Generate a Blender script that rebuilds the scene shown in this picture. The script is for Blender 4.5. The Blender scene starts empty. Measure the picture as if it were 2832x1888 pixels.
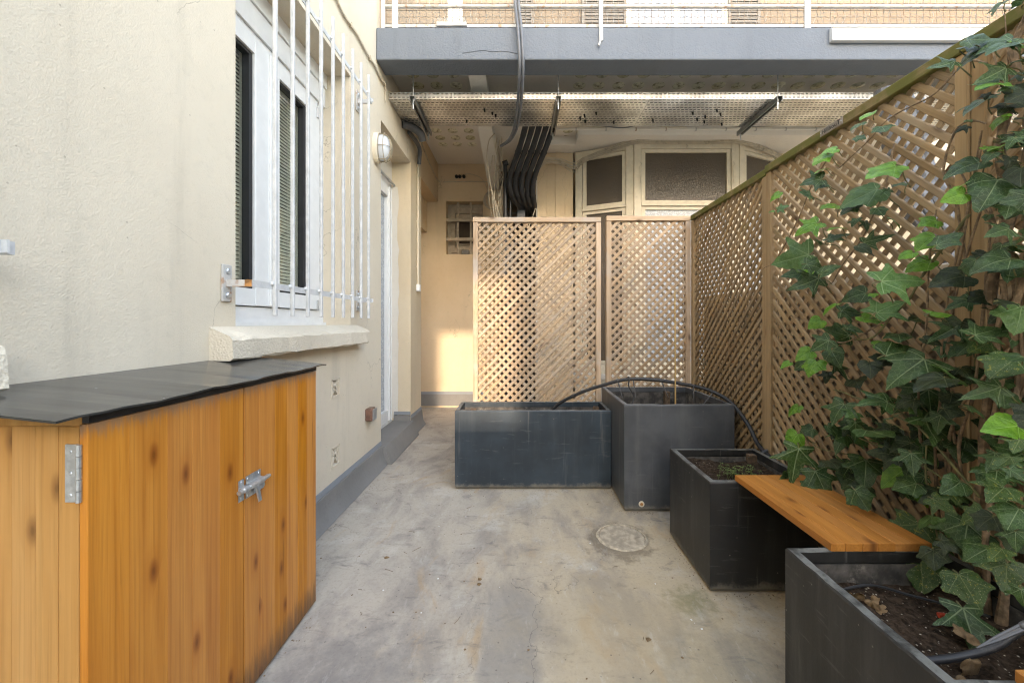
import bpy, bmesh, math, random
from mathutils import Vector, Matrix, Euler
random.seed(11)
R = math.radians
SC = bpy.context.scene
COL = SC.collection

# ------------------------------------------------------------------ camera, sky, sun, exposure
cam_d = bpy.data.cameras.new('camera')
cam = bpy.data.objects.new('camera', cam_d); COL.objects.link(cam)
cam.location = (0, 0, 1.05); cam.rotation_euler = (R(90), 0, 0)
cam_d.lens = 14.0; cam_d.sensor_width = 36.0
cam_d.shift_x = -0.0089; cam_d.shift_y = -0.0183
cam_d.clip_start = 0.02; cam_d.clip_end = 300
SC.camera = cam
SUN_EL, SUN_AZ = 12.0, 6.0                      # sun stands behind the camera, a little to its right
w = bpy.data.worlds.new('World'); SC.world = w; w.use_nodes = True
wn = w.node_tree.nodes; wl = w.node_tree.links
for n in list(wn): wn.remove(n)
sky = wn.new('ShaderNodeTexSky'); sky.sky_type = 'NISHITA'; sky.sun_disc = False
sky.sun_elevation = R(SUN_EL); sky.sun_rotation = R(180 - SUN_AZ)
sky.air_density = 1.0; sky.dust_density = 0.6; sky.ozone_density = 0.6
bg = wn.new('ShaderNodeBackground'); bg.inputs['Strength'].default_value = 0.15
wo = wn.new('ShaderNodeOutputWorld')
wl.new(sky.outputs[0], bg.inputs[0]); wl.new(bg.outputs[0], wo.inputs[0])
sun_d = bpy.data.lights.new('sun', 'SUN'); sun_d.energy = 2.0; sun_d.angle = R(0.5); sun_d.color = (1.0, 0.93, 0.82)
sun = bpy.data.objects.new('sun', sun_d); COL.objects.link(sun)
a, e = R(SUN_AZ), R(SUN_EL)
to_sun = Vector((math.sin(a) * math.cos(e), -math.cos(a) * math.cos(e), math.sin(e)))
sun.rotation_euler = to_sun.to_track_quat('Z', 'Y').to_euler()
vs = SC.view_settings
vs.view_transform = 'Standard'; vs.look = 'None'; vs.gamma = 1.0; vs.exposure = 3.95
vs.use_curve_mapping = False
try:
    vs.use_white_balance = True; vs.white_balance_temperature = 8300; vs.white_balance_tint = 17
except Exception: pass
try:
    SC.cycles.use_denoising = True; SC.cycles.max_bounces = 10; SC.cycles.diffuse_bounces = 6
    SC.cycles.sample_clamp_indirect = 8; SC.cycles.filter_width = 1.15
except Exception: pass

# ------------------------------------------------------------------ mesh helpers
class MB:
    def __init__(s, M=None): s.v = []; s.f = []; s.M = M; s.uv = None
    def P(s, p):
        p = Vector(p)
        return tuple(s.M @ p) if s.M else tuple(p)
    def add(s, vs, fs):
        n = len(s.v); s.v += [s.P(p) for p in vs]; s.f += [tuple(i + n for i in f) for f in fs]; return s
    def box(s, x0, x1, y0, y1, z0, z1, ch=0.0):
        if x0 > x1: x0, x1 = x1, x0
        if y0 > y1: y0, y1 = y1, y0
        if z0 > z1: z0, z1 = z1, z0
        if ch <= 0:
            return s.add([(x0,y0,z0),(x1,y0,z0),(x1,y1,z0),(x0,y1,z0),(x0,y0,z1),(x1,y0,z1),(x1,y1,z1),(x0,y1,z1)],
                         [(0,3,2,1),(4,5,6,7),(0,1,5,4),(1,2,6,5),(2,3,7,6),(3,0,4,7)])
        # chamfered box: three rectangles joined
        bm = bmesh.new()
        bmesh.ops.create_cube(bm, size=1, matrix=Matrix.Translation(((x0+x1)/2,(y0+y1)/2,(z0+z1)/2)) @ Matrix.Diagonal((x1-x0,y1-y0,z1-z0,1)))
        bmesh.ops.bevel(bm, geom=bm.edges[:], offset=ch, segments=1, affect='EDGES')
        bm.verts.ensure_lookup_table(); bm.verts.index_update()
        s.add([v.co[:] for v in bm.verts], [tuple(v.index for v in f.verts) for f in bm.faces]); bm.free(); return s
    def quad(s, a, b, c, d): return s.add([a,b,c,d], [(0,1,2,3)])
    def prism(s, poly, vec):
        n = len(poly); vec = Vector(vec)
        return s.add([Vector(p) for p in poly] + [Vector(p) + vec for p in poly],
                     [tuple(range(n))[::-1], tuple(range(n, 2*n))] + [(i, (i+1) % n, (i+1) % n + n, i + n) for i in range(n)])
    def tube(s, pts, r, n=8, caps=True):
        pts = [Vector(p) for p in pts]; m = len(pts)
        rr = r if isinstance(r, (list, tuple)) else [r] * m
        T = [(pts[min(i+1, m-1)] - pts[max(i-1, 0)]).normalized() for i in range(m)]
        up = Vector((0,0,1)) if abs(T[0].z) < .9 else Vector((1,0,0))
        N = (up - T[0] * up.dot(T[0])).normalized(); vs = []
        for i in range(m):
            N = N - T[i] * N.dot(T[i])
            N = N.normalized() if N.length > 1e-6 else T[i].orthogonal().normalized()
            Bn = T[i].cross(N)
            for k in range(n):
                t = 2 * math.pi * k / n
                vs.append(pts[i] + (N * math.cos(t) + Bn * math.sin(t)) * rr[i])
        fs = [(i*n+k, i*n+(k+1) % n, (i+1)*n+(k+1) % n, (i+1)*n+k) for i in range(m-1) for k in range(n)]
        if caps: fs += [tuple(range(n))[::-1], tuple(range((m-1)*n, m*n))]
        return s.add(vs, fs)
    def lathe(s, c, axis, prof, n=20):
        """prof: (radius, height) pairs along axis from c"""
        axis = Vector(axis).normalized(); u = axis.orthogonal().normalized(); v = axis.cross(u); c = Vector(c); vs = []; fs = []
        for r, h in prof:
            for k in range(n):
                t = 2*math.pi*k/n; vs.append(c + axis*h + (u*math.cos(t) + v*math.sin(t))*max(r, 1e-4))
        for i in range(len(prof)-1):
            for k in range(n): fs.append((i*n+k, i*n+(k+1) % n, (i+1)*n+(k+1) % n, (i+1)*n+k))
        fs += [tuple(range(n))[::-1], tuple(range((len(prof)-1)*n, len(prof)*n))]
        return s.add(vs, fs)
    def build(s, name, mat, parent=None, smooth=False, stuff=False, origin=None):
        me = bpy.data.meshes.new(name)
        o = bpy.data.objects.new(name, me); COL.objects.link(o)
        base = Vector((0,0,0))
        if parent is not None:
            o.parent = parent; base = Vector(WPOS.get(parent.name, (0,0,0)))
        og = Vector(origin) if origin is not None else base
        me.from_pydata([tuple(Vector(p) - og) for p in s.v], [], s.f)
        o.location = og - base; WPOS[o.name] = tuple(og)
        bm = bmesh.new(); bm.from_mesh(me); bmesh.ops.recalc_face_normals(bm, faces=bm.faces); bm.to_mesh(me); bm.free()
        if smooth:
            for p in me.polygons: p.use_smooth = True
            try: me.set_sharp_from_angle(angle=R(40))
            except Exception: pass
        me.materials.append(mat)
        if stuff: o['kind'] = 'stuff'
        return o
WPOS = {}
def tag(o, label=None, cat=None, group=None, kind=None):
    if label: o['label'] = label
    if cat: o['category'] = cat
    if group: o['group'] = group
    if kind: o['kind'] = kind
    return o
def thing(name, label, cat, loc=(0,0,0), group=None):
    o = bpy.data.objects.new(name, None); COL.objects.link(o); o.location = loc; o.empty_display_size = .1
    WPOS[o.name] = tuple(loc); return tag(o, label, cat, group)
def copy_tree(o, parent=None):
    c = o.copy(); COL.objects.link(c)
    if parent is not None: c.parent = parent
    for ch in list(o.children): copy_tree(ch, c)
    return c
def curve(pts, n=8):
    """Catmull-Rom through pts"""
    pts = [Vector(p) for p in pts]; q = [pts[0]*2-pts[1]] + pts + [pts[-1]*2-pts[-2]]; out = []
    for i in range(1, len(q)-2):
        for k in range(n):
            t = k/n; a,b,c,d = q[i-1],q[i],q[i+1],q[i+2]
            out.append(.5*((2*b)+(c-a)*t+(2*a-5*b+4*c-d)*t*t+(3*b-a-3*c+d)*t**3))
    return out + [pts[-1]]

# ------------------------------------------------------------------ materials
class NT:
    def __init__(s, name):
        s.m = bpy.data.materials.new(name); s.m.use_nodes = True; s.t = s.m.node_tree; s.n = s.t.nodes
        s.b = s.n['Principled BSDF']; s.tc = s.n.new('ShaderNodeTexCoord'); s.oi = None
    def link(s, a, b): s.t.links.new(a, b)
    def inp(s, node, k, v):
        if v is None: return
        if hasattr(v, 'is_output') or isinstance(v, bpy.types.NodeSocket): s.link(v, node.inputs[k])
        else: node.inputs[k].default_value = v
    def coord(s, scale=(1,1,1), rand=0.0, rot=(0,0,0)):
        mp = s.n.new('ShaderNodeMapping'); mp.inputs['Scale'].default_value = scale; mp.inputs['Rotation'].default_value = rot
        v = s.tc.outputs['Object']
        if rand:
            cx = s.n.new('ShaderNodeCombineXYZ'); 
            for k in range(3): s.link(s.math('MULTIPLY', s.rnd(), rand*(1+.37*k)), cx.inputs[k])
            ad = s.n.new('ShaderNodeVectorMath'); ad.operation = 'ADD'; s.link(v, ad.inputs[0]); s.link(cx.outputs[0], ad.inputs[1]); v = ad.outputs[0]
        s.link(v, mp.inputs['Vector']); return mp.outputs[0]
    def rnd(s):
        if not s.oi: s.oi = s.n.new('ShaderNodeObjectInfo')
        return s.oi.outputs['Random']
    def noise(s, vec, scale, detail=4, rough=.55, dist=0.0):
        n = s.n.new('ShaderNodeTexNoise'); s.link(vec, n.inputs['Vector']); n.inputs['Scale'].default_value = scale
        n.inputs['Detail'].default_value = detail; n.inputs['Roughness'].default_value = rough; n.inputs['Distortion'].default_value = dist
        return n.outputs['Fac']
    def voro(s, vec, scale, out='Distance', feat='F1', rnd=1.0):
        n = s.n.new('ShaderNodeTexVoronoi'); n.feature = feat; s.link(vec, n.inputs['Vector']); n.inputs['Scale'].default_value = scale
        n.inputs['Randomness'].default_value = rnd; return n.outputs[out]
    def math(s, op, a, b=0.0, clamp=False):
        n = s.n.new('ShaderNodeMath'); n.operation = op; n.use_clamp = clamp; s.inp(n, 0, a); s.inp(n, 1, b); return n.outputs[0]
    def ramp(s, f, stops):
        n = s.n.new('ShaderNodeValToRGB'); cr = n.color_ramp
        while len(cr.elements) < len(stops): cr.elements.new(.5)
        for el, (p, c) in zip(cr.elements, stops): el.position = p; el.color = (c, c, c, 1) if isinstance(c, (int, float)) else (*c, 1)
        s.inp(n, 0, f); return n.outputs[0]
    def step(s, f, lo, hi):
        n = s.n.new('ShaderNodeMapRange'); n.interpolation_type = 'SMOOTHSTEP'; s.inp(n, 0, f)
        n.inputs[1].default_value = lo; n.inputs[2].default_value = hi; return n.outputs[0]
    def mix(s, f, a, b, mode='MIX'):
        n = s.n.new('ShaderNodeMix'); n.data_type = 'RGBA'; n.blend_type = mode
        s.inp(n, 0, f)
        for k, v in ((6, a), (7, b)):
            if isinstance(v, tuple): n.inputs[k].default_value = (*v[:3], 1)
            else: s.link(v, n.inputs[k])
        return n.outputs[2]
    def sep(s, v):
        n = s.n.new('ShaderNodeSeparateXYZ'); s.link(v, n.inputs[0]); return n.outputs
    def hsv(s, c, h=.5, sat=1.0, val=1.0):
        n = s.n.new('ShaderNodeHueSaturation'); s.inp(n, 0, h); s.inp(n, 1, sat); s.inp(n, 2, val); s.inp(n, 4, c); return n.outputs[0]
    def bump(s, h, strength=.3, dist=.003, prev=None):
        n = s.n.new('ShaderNodeBump'); n.inputs['Strength'].default_value = strength; n.inputs['Distance'].default_value = dist
        s.inp(n, 'Height', h)
        if prev is not None: s.link(prev, n.inputs['Normal'])
        return n.outputs[0]
    def out(s, col=None, rough=None, metal=0.0, normal=None, spec=None):
        if isinstance(col, tuple): s.b.inputs['Base Color'].default_value = (*col, 1)
        elif col is not None: s.link(col, s.b.inputs['Base Color'])
        s.inp(s.b, 'Roughness', rough); s.b.inputs['Metallic'].default_value = metal
        if normal is not None: s.link(normal, s.b.inputs['Normal'])
        if spec is not None: s.b.inputs['Specular IOR Level'].default_value = spec
        return s.m

def stucco(name, base, stain, grime=(.2,.17,.13), streak=.5, bump=.34, sc=240, cracks=False):
    t = NT(name); v = t.coord()
    big = t.noise(v, .9, 5, .6); col = t.mix(t.step(big, .35, .72), base, stain)
    st = t.noise(t.coord((2.4, 2.4, .22)), 2.2, 5, .62); col = t.mix(t.math('MULTIPLY', t.step(st, .53, .8), streak), col, tuple(c*.74 for c in base))
    fine = t.noise(v, 26, 6, .65); col = t.mix(t.math('MULTIPLY', t.step(fine, .5, .8), .22), col, tuple(c*.6 for c in base))
    sp = t.voro(v, 17); col = t.mix(t.math('MULTIPLY', t.math('LESS_THAN', sp, .045), .4), col, grime)
    if cracks:
        wv = t.n.new('ShaderNodeVectorMath'); wv.operation = 'ADD'
        nn = t.n.new('ShaderNodeTexNoise'); nn.inputs['Scale'].default_value = 3.2; nn.inputs['Detail'].default_value = 6; t.link(v, nn.inputs['Vector'])
        sc2 = t.n.new('ShaderNodeVectorMath'); sc2.operation = 'SCALE'; sc2.inputs['Scale'].default_value = .5; t.link(nn.outputs['Color'], sc2.inputs[0])
        t.link(t.coord((1.0, 1.0, .45)), wv.inputs[0]); t.link(sc2.outputs[0], wv.inputs[1])
        cr = t.voro(wv.outputs[0], 2.0, feat='DISTANCE_TO_EDGE')
        cm = t.math('MULTIPLY', t.math('LESS_THAN', cr, .0035), t.step(t.noise(v, 1.3, 2), .52, .6)); 
        col = t.mix(t.math('MULTIPLY', cm, .45), col, grime)
    h1 = t.noise(v, sc, 3, .6); h2 = t.noise(v, sc*.33, 3, .5); h3 = t.math('SUBTRACT', 1.0, t.voro(v, sc*.8))
    h = t.math('ADD', t.math('ADD', h1, t.math('MULTIPLY', h2, .9)), t.math('MULTIPLY', h3, .5))
    return t.out(col, .9, 0, t.bump(h, bump, .0032), .25)

def wood(name, c1, c2, knot=(.16,.05,.015), axis='X', gs=1.0, tone=.25, rough=.55, moss=None, grey=None, kn=.62, mossz=None, dark=None, thin=None):
    """c1 light wood, c2 late wood; grain runs along local axis; every board gets its own tone"""
    t = NT(name); ax = 'XYZ'.index(axis)
    s1 = [34.0*gs]*3; s1[ax] = 1.5*gs
    v = t.coord(tuple(s1), 7.3); g = t.noise(v, 1.0, 5, .6, .6)
    s2 = [24.0]*3; s2[ax] = .55
    g2 = t.noise(t.coord(tuple(s2), 5.1), 1.0, 3, .5, 1.2)
    f = t.math('ADD', t.math('MULTIPLY', g, .62), t.math('MULTIPLY', g2, .55))
    col = t.ramp(f, [(.33, c2), (.52, tuple(.5*(p+q) for p, q in zip(c1, c2))), (.68, c1)])
    s5 = [150.0*gs]*3; s5[ax] = 2.2
    fg = t.noise(t.coord(tuple(s5), 4.4), 1.0, 4, .65, .3); col = t.mix(t.math('MULTIPLY', t.step(fg, .46, .68), .30), col, tuple(c*.62 for c in c2)); f = t.math('ADD', f, t.math('MULTIPLY', fg, .5))
    s3 = [13.0]*3; s3[ax] = 5.5
    vk = t.coord(tuple(s3), 3.7); ks = t.sep(vk); oth = [i for i in range(3) if i != 'XYZ'.index(thin or 'Y')]; kx = t.n.new('ShaderNodeCombineXYZ'); t.link(ks[oth[0]], kx.inputs[0]); t.link(ks[oth[1]], kx.inputs[1]); vk = kx.outputs[0]
    def v2(o): n = t.n.new('ShaderNodeTexVoronoi'); n.voronoi_dimensions = '2D'; n.inputs['Scale'].default_value = 1.0; t.link(vk, n.inputs['Vector']); return n.outputs[o]
    kd = v2('Distance'); kc = t.sep(v2('Color'))[0]
    km = t.math('MULTIPLY', t.math('SUBTRACT', 1.0, t.step(kd, .05, .20)), t.math('GREATER_THAN', kc, kn))
    col = t.mix(t.math('MULTIPLY', km, .9), col, knot)
    col = t.mix(t.math('MULTIPLY', t.math('MULTIPLY', t.math('SUBTRACT', 1.0, t.step(kd, .02, .07)), t.math('GREATER_THAN', kc, kn)), .8), col, tuple(c*.35 for c in knot))
    halo = t.math('MULTIPLY', t.math('SUBTRACT', 1.0, t.step(kd, .15, .42)), t.math('GREATER_THAN', kc, kn)); col = t.mix(t.math('MULTIPLY', halo, .35), col, c2)
    s4 = [60.0]*3; s4[ax] = 2.5
    ck = t.noise(t.coord(tuple(s4), 2.2), 1.0, 4, .5); col = t.mix(t.math('MULTIPLY', t.step(ck, .66, .74), .5), col, tuple(c*.35 for c in c2))
    if grey: 
        gn = t.noise(t.coord((1,1,1), 9.0), 6.0, 4, .6); col = t.mix(t.math('MULTIPLY', t.step(gn, .45, .7), grey[1]), col, grey[0])
    if dark:                                        # soaked, blackened foot of the boards
        z = t.sep(t.tc.outputs['Object'])[2]
        dn = t.math('ADD', z, t.math('MULTIPLY', t.noise(t.coord((26,26,4)), 2.0, 6, .75), -.17))
        col = t.mix(t.math('MULTIPLY', t.math('SUBTRACT', 1.0, t.step(dn, -.1, .02)), .75), col, dark)
        up = t.math('ADD', z, t.math('MULTIPLY', t.noise(t.coord((26,26,3)), 2.2, 6, .75), .14))
        col = t.mix(t.math('MULTIPLY', t.step(up, .895, .93), .6), col, (.20,.165,.135))
    if moss:
        mn = t.noise(t.coord((1,1,1), 4.0), 9.0, 5, .65); col = t.mix(t.math('MULTIPLY', t.step(mn, moss[1], moss[1]+.2), moss[2]), col, moss[0])
    val = t.math('ADD', 1 - tone*.5, t.math('MULTIPLY', t.rnd(), tone)); col = t.hsv(col, .5, t.math('ADD', 1-tone*.25, t.math('MULTIPLY', t.math('FRACT', t.math('MULTIPLY', t.rnd(), 7.13)), tone*.5)), val)
    return t.out(col, rough, 0, t.bump(f, .4, .002), .25)

def plain(name, c, rough=.5, metal=0.0, var=.12, sc=18, bump=0.0, spec=None, dirt=None):
    t = NT(name); v = t.coord(); n = t.noise(v, sc, 5, .6)
    col = t.mix(t.step(n, .35, .7), tuple(x*(1-var) for x in c), tuple(min(1, x*(1+var)) for x in c))
    if dirt: col = t.mix(t.math('MULTIPLY', t.step(t.noise(v, sc*.7, 6, .7), dirt[1], dirt[1]+.12), dirt[2]), col, dirt[0])
    return t.out(col, t.math('ADD', rough-.06, t.math('MULTIPLY', n, .12)), metal, t.bump(t.noise(v, sc*6, 3), bump, .002) if bump else None, spec)

def glass(name, tint=(.9,.95,.95), refl=(1,1,1)):
    t = NT(name); t.n.remove(t.b)
    tr = t.n.new('ShaderNodeBsdfTransparent'); tr.inputs[0].default_value = (*tint, 1)
    gl = t.n.new('ShaderNodeBsdfGlossy'); gl.inputs['Roughness'].default_value = .02; gl.inputs[0].default_value = (*refl, 1)
    fr = t.n.new('ShaderNodeLayerWeight'); fr.inputs[0].default_value = .5; k = t.math('ADD', .04, t.math('MULTIPLY', t.math('POWER', fr.outputs['Facing'], 4.0), .7), True)
    mx = t.n.new('ShaderNodeMixShader'); t.link(k, mx.inputs[0]); t.link(tr.outputs[0], mx.inputs[1]); t.link(gl.outputs[0], mx.inputs[2])
    t.link(mx.outputs[0], t.n['Material Output'].inputs[0]); return t.m

M = {}
M['wall'] = stucco('cream_stucco', (.66,.58,.465), (.60,.52,.41), streak=.75, cracks=True)
M['sill'] = stucco('sill_stucco', (.68,.61,.50), (.58,.51,.41), streak=.3, bump=.9, sc=150)
M['ochre'] = stucco('ochre_stucco', (.66,.515,.355), (.57,.425,.27), streak=.7, bump=.6, cracks=True)
M['soffit'] = stucco('soffit_paint', (.78,.74,.69), (.70,.66,.61), streak=.1, bump=.25, sc=60)
M['whitepaint'] = stucco('white_masonry', (.68,.65,.60), (.60,.56,.50), streak=.3, bump=.35, sc=60)
M['greypaint'] = stucco('grey_blue_paint', (.154,.176,.207), (.132,.152,.18), grime=(.12,.12,.13), streak=.8, bump=.7, sc=90)
M['plinth'] = stucco('grey_plinth_paint', (.195,.188,.178), (.25,.24,.228), grime=(.1,.1,.1), streak=.3, bump=.4, sc=60)
M['plinthedge'] = stucco('blue_grey_edge_paint', (.255,.275,.295), (.23,.245,.265), streak=.2, bump=.3)
M['upvc'] = plain('white_upvc', (.76,.76,.75), .35, var=.03)
M['gasket'] = plain('black_gasket', (.015,.015,.017), .6)
M['alu'] = plain('grey_aluminium', (.42,.43,.44), .4, .6)
M['steelwhite'] = plain('white_painted_steel', (.53,.535,.535), .45, var=.1, sc=30, dirt=((.36,.22,.12), .66, .5))
M['rustwhite'] = plain('rusty_white_paint', (.47,.455,.43), .55, var=.1, sc=25, dirt=((.34,.16,.07), .52, .8))
M['rust'] = plain('rust', (.40,.18,.06), .85, var=.4, sc=60, bump=.3)
M['galv'] = plain('galvanised_steel', (.66,.66,.65), .30, .9, var=.28, sc=3.5)
M['galvdark'] = plain('dark_galvanised_channel', (.22,.23,.23), .45, .7)
M['zinc'] = plain('zinc_hardware', (.55,.58,.60), .38, .8, var=.15, sc=70, bump=.1)
M['black'] = plain('black_plastic', (.012,.012,.013), .45)
M['hose'] = plain('black_hose', (.022,.022,.024), .5, dirt=((.2,.18,.15), .62, .35))
M['sleeve'] = plain('black_foam_sleeve', (.018,.018,.02), .6)
M['greycable'] = plain('grey_cable', (.12,.13,.15), .5)
M['beige'] = plain('beige_cable', (.50,.43,.33), .6, dirt=((.15,.11,.07), .55, .5))
M['cream'] = plain('cream_paint', (.66,.58,.45), .55, var=.06, dirt=((.34,.27,.18), .6, .5))
M['stake'] = plain('grey_dripper', (.10,.10,.105), .5)
M['glass'] = glass('window_glass', (.89,.91,.88))
M['lampglass'] = plain('frosted_lamp_glass', (.50,.52,.54), .2, var=.02)
M['blind'] = plain('pale_blind', (.72,.70,.61), .5, var=.02)
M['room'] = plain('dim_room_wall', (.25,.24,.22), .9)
def frosted():
    t = NT('frosted_dark_glass'); v = t.coord(); n = t.noise(v, 55, 3, .6, 1.0); n2 = t.noise(v, 1.6, 3)
    col = t.mix(n2, (.075,.055,.038), (.11,.085,.062)); return t.out(col, .2, 0, t.bump(n, .9, .006), .5)
M['frosted'] = frosted()
def frostblue():
    t = NT('hammered_pale_glass'); v = t.coord(); n = t.noise(v, 45, 3, .6, 1.4)
    return t.out(t.mix(t.step(n, .4, .65), (.30,.33,.36), (.50,.54,.58)), .2, 0, t.bump(n, .5, .004), .5)
M['frostblue'] = frostblue()
def lensm():
    t = NT('cast_glass_lens'); v = t.coord(); n = t.noise(v, 30, 3)
    col = t.mix(t.rnd(), (.58,.55,.38), (.85,.83,.70)); return t.out(t.mix(t.step(n,.45,.7), col, (.25,.23,.13)), .18, 0, None, .6)
M['lens'] = lensm()
def planterm(name, c, dust):
    t = NT(name); v = t.coord(); n = t.noise(v, 4, 5, .6); st = t.noise(t.coord((5,5,.5)), 2.0, 5, .6)
    col = t.mix(t.step(n, .35, .7), tuple(x*.8 for x in c), tuple(x*1.25 for x in c))
    col = t.mix(t.math('MULTIPLY', t.step(st, .5, .75), dust), col, (.17,.17,.165))
    sp = t.voro(v, 38); pk = t.sep(t.voro(v, 38, 'Color'))[0]
    col = t.mix(t.math('MULTIPLY', t.math('MULTIPLY', t.math('LESS_THAN', sp, t.math('MULTIPLY', n, .2)), t.math('GREATER_THAN', pk, .93)), .5), col, (.25,.24,.21))
    scn = t.noise(t.coord((1,1,9), rot=(.5,.3,.2)), 6.0, 6, .7); col = t.mix(t.math('MULTIPLY', t.step(scn, .6, .66), .22), col, (.16,.16,.155))
    drp = t.noise(t.coord((14,14,.8)), 2.0, 5, .65); col = t.mix(t.math('MULTIPLY', t.step(drp, .58, .72), .28), col, (.21,.20,.18))
    z = t.sep(t.tc.outputs['Object'])[2]
    dz = t.math('ADD', z, t.math('MULTIPLY', t.noise(v, 16, 5, .7), -.09))
    col = t.mix(t.math('MULTIPLY', t.math('SUBTRACT', 1.0, t.step(dz, -.035, .0)), .6), col, (.24,.215,.17))
    ge = t.n.new('ShaderNodeNewGeometry'); ng = t.sep(ge.outputs['Normal'])[2]   # worn, dusty rim: chalk and algae on flat tops
    rim = t.math('MULTIPLY', t.step(ng, .6, .9), t.step(t.noise(v, 22, 5, .7), .3, .62))
    col = t.mix(t.math('MULTIPLY', rim, .55), col, (.27,.28,.26))
    return t.out(col, t.math('ADD', .34, t.math('MULTIPLY', n, .22)), 0, t.bump(t.noise(v, 160, 3), .12, .002), .45)
M['planter_blue'] = planterm('slate_blue_fibreglass', (.023,.035,.046), .12)
M['planter_grey'] = planterm('graphite_fibreglass', (.072,.076,.083), .3)
M['planter_black'] = planterm('black_fibreglass', (.022,.021,.020), .22)
def soilm(name, c1, c2):
    t = NT(name); v = t.coord(); n = t.noise(v, 60, 6, .7); n2 = t.noise(v, 9, 4)
    col = t.mix(t.step(n, .35, .65), c1, c2); col = t.mix(t.math('MULTIPLY', t.math('LESS_THAN', t.voro(v, 75), .16), t.step(n2, .5, .6)), col, (.34,.30,.24))
    return t.out(col, .95, 0, t.bump(n, 1.0, .012), .1)
M['soil'] = soilm('potting_soil', (.022,.014,.009), (.075,.050,.034))
M['innerwall'] = plain('stained_planter_lining', (.07,.062,.055), .9, var=.5, sc=22, bump=.4, dirt=((.22,.20,.17), .55, .7))
M['bluewood'] = None
M['slat_back'] = wood('weathered_pine_slat', (.46,.33,.215), (.30,.195,.12), knot=(.12,.075,.05), tone=.34, rough=.75, grey=((.33,.28,.23), .55), kn=.8)
M['slat_side'] = wood('brown_pine_slat', (.38,.26,.15), (.225,.142,.076), knot=(.07,.035,.018), tone=.34, rough=.7, grey=((.30,.24,.17), .45), kn=.82, moss=((.13,.125,.03), .58, .4))
M['frame_back'] = wood('weathered_pine_frame', (.50,.36,.245), (.35,.225,.135), knot=(.12,.075,.05), tone=.14, rough=.75, grey=((.42,.36,.31), .65), kn=.8)
M['frame_side'] = wood('brown_pine_frame', (.375,.25,.135), (.24,.148,.072), knot=(.08,.04,.02), tone=.14, rough=.7, kn=.8)
M['frame_moss'] = wood('mossy_pine_rail', (.26,.19,.09), (.16,.11,.05), knot=(.06,.04,.02), tone=.1, rough=.8, moss=((.115,.12,.025), .36, .85), kn=.85)
M['pine'] = wood('varnished_orange_pine', (.60,.235,.042), (.42,.130,.018), axis='Z', knot=(.20,.050,.010), tone=.15, rough=.36, kn=.68, thin='X', dark=(.045,.035,.028))
M['pine_side'] = wood('pale_varnished_pine', (.55,.29,.10), (.43,.20,.055), axis='Z', knot=(.17,.07,.025), tone=.06, rough=.5, kn=.72, thin='Y')
M['pine_bench'] = wood('orange_pine_bench', (.50,.205,.050), (.35,.125,.026), axis='X', knot=(.14,.045,.015), tone=.08, rough=.5, kn=.75, thin='Z')
M['cane'] = wood('bamboo', (.50,.33,.14), (.38,.22,.08), axis='Z', tone=.1, kn=.99)
def lidm():
    t = NT('black_lid_sheet'); v = t.coord(); n = t.noise(v, 5, 5, .6); f = t.noise(v, 150, 3)
    col = t.mix(t.step(n, .3, .7), (.020,.020,.019), (.050,.049,.045))
    sp = t.voro(v, 26); pk = t.sep(t.voro(v, 26, 'Color'))[0]
    col = t.mix(t.math('MULTIPLY', t.math('LESS_THAN', sp, .07), t.math('GREATER_THAN', pk, .8)), col, (.35,.34,.32))
    return t.out(col, t.math('ADD', .12, t.math('MULTIPLY', n, .2)), 0, t.bump(f, .10, .0012), .6)
M['lid'] = lidm()
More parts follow.
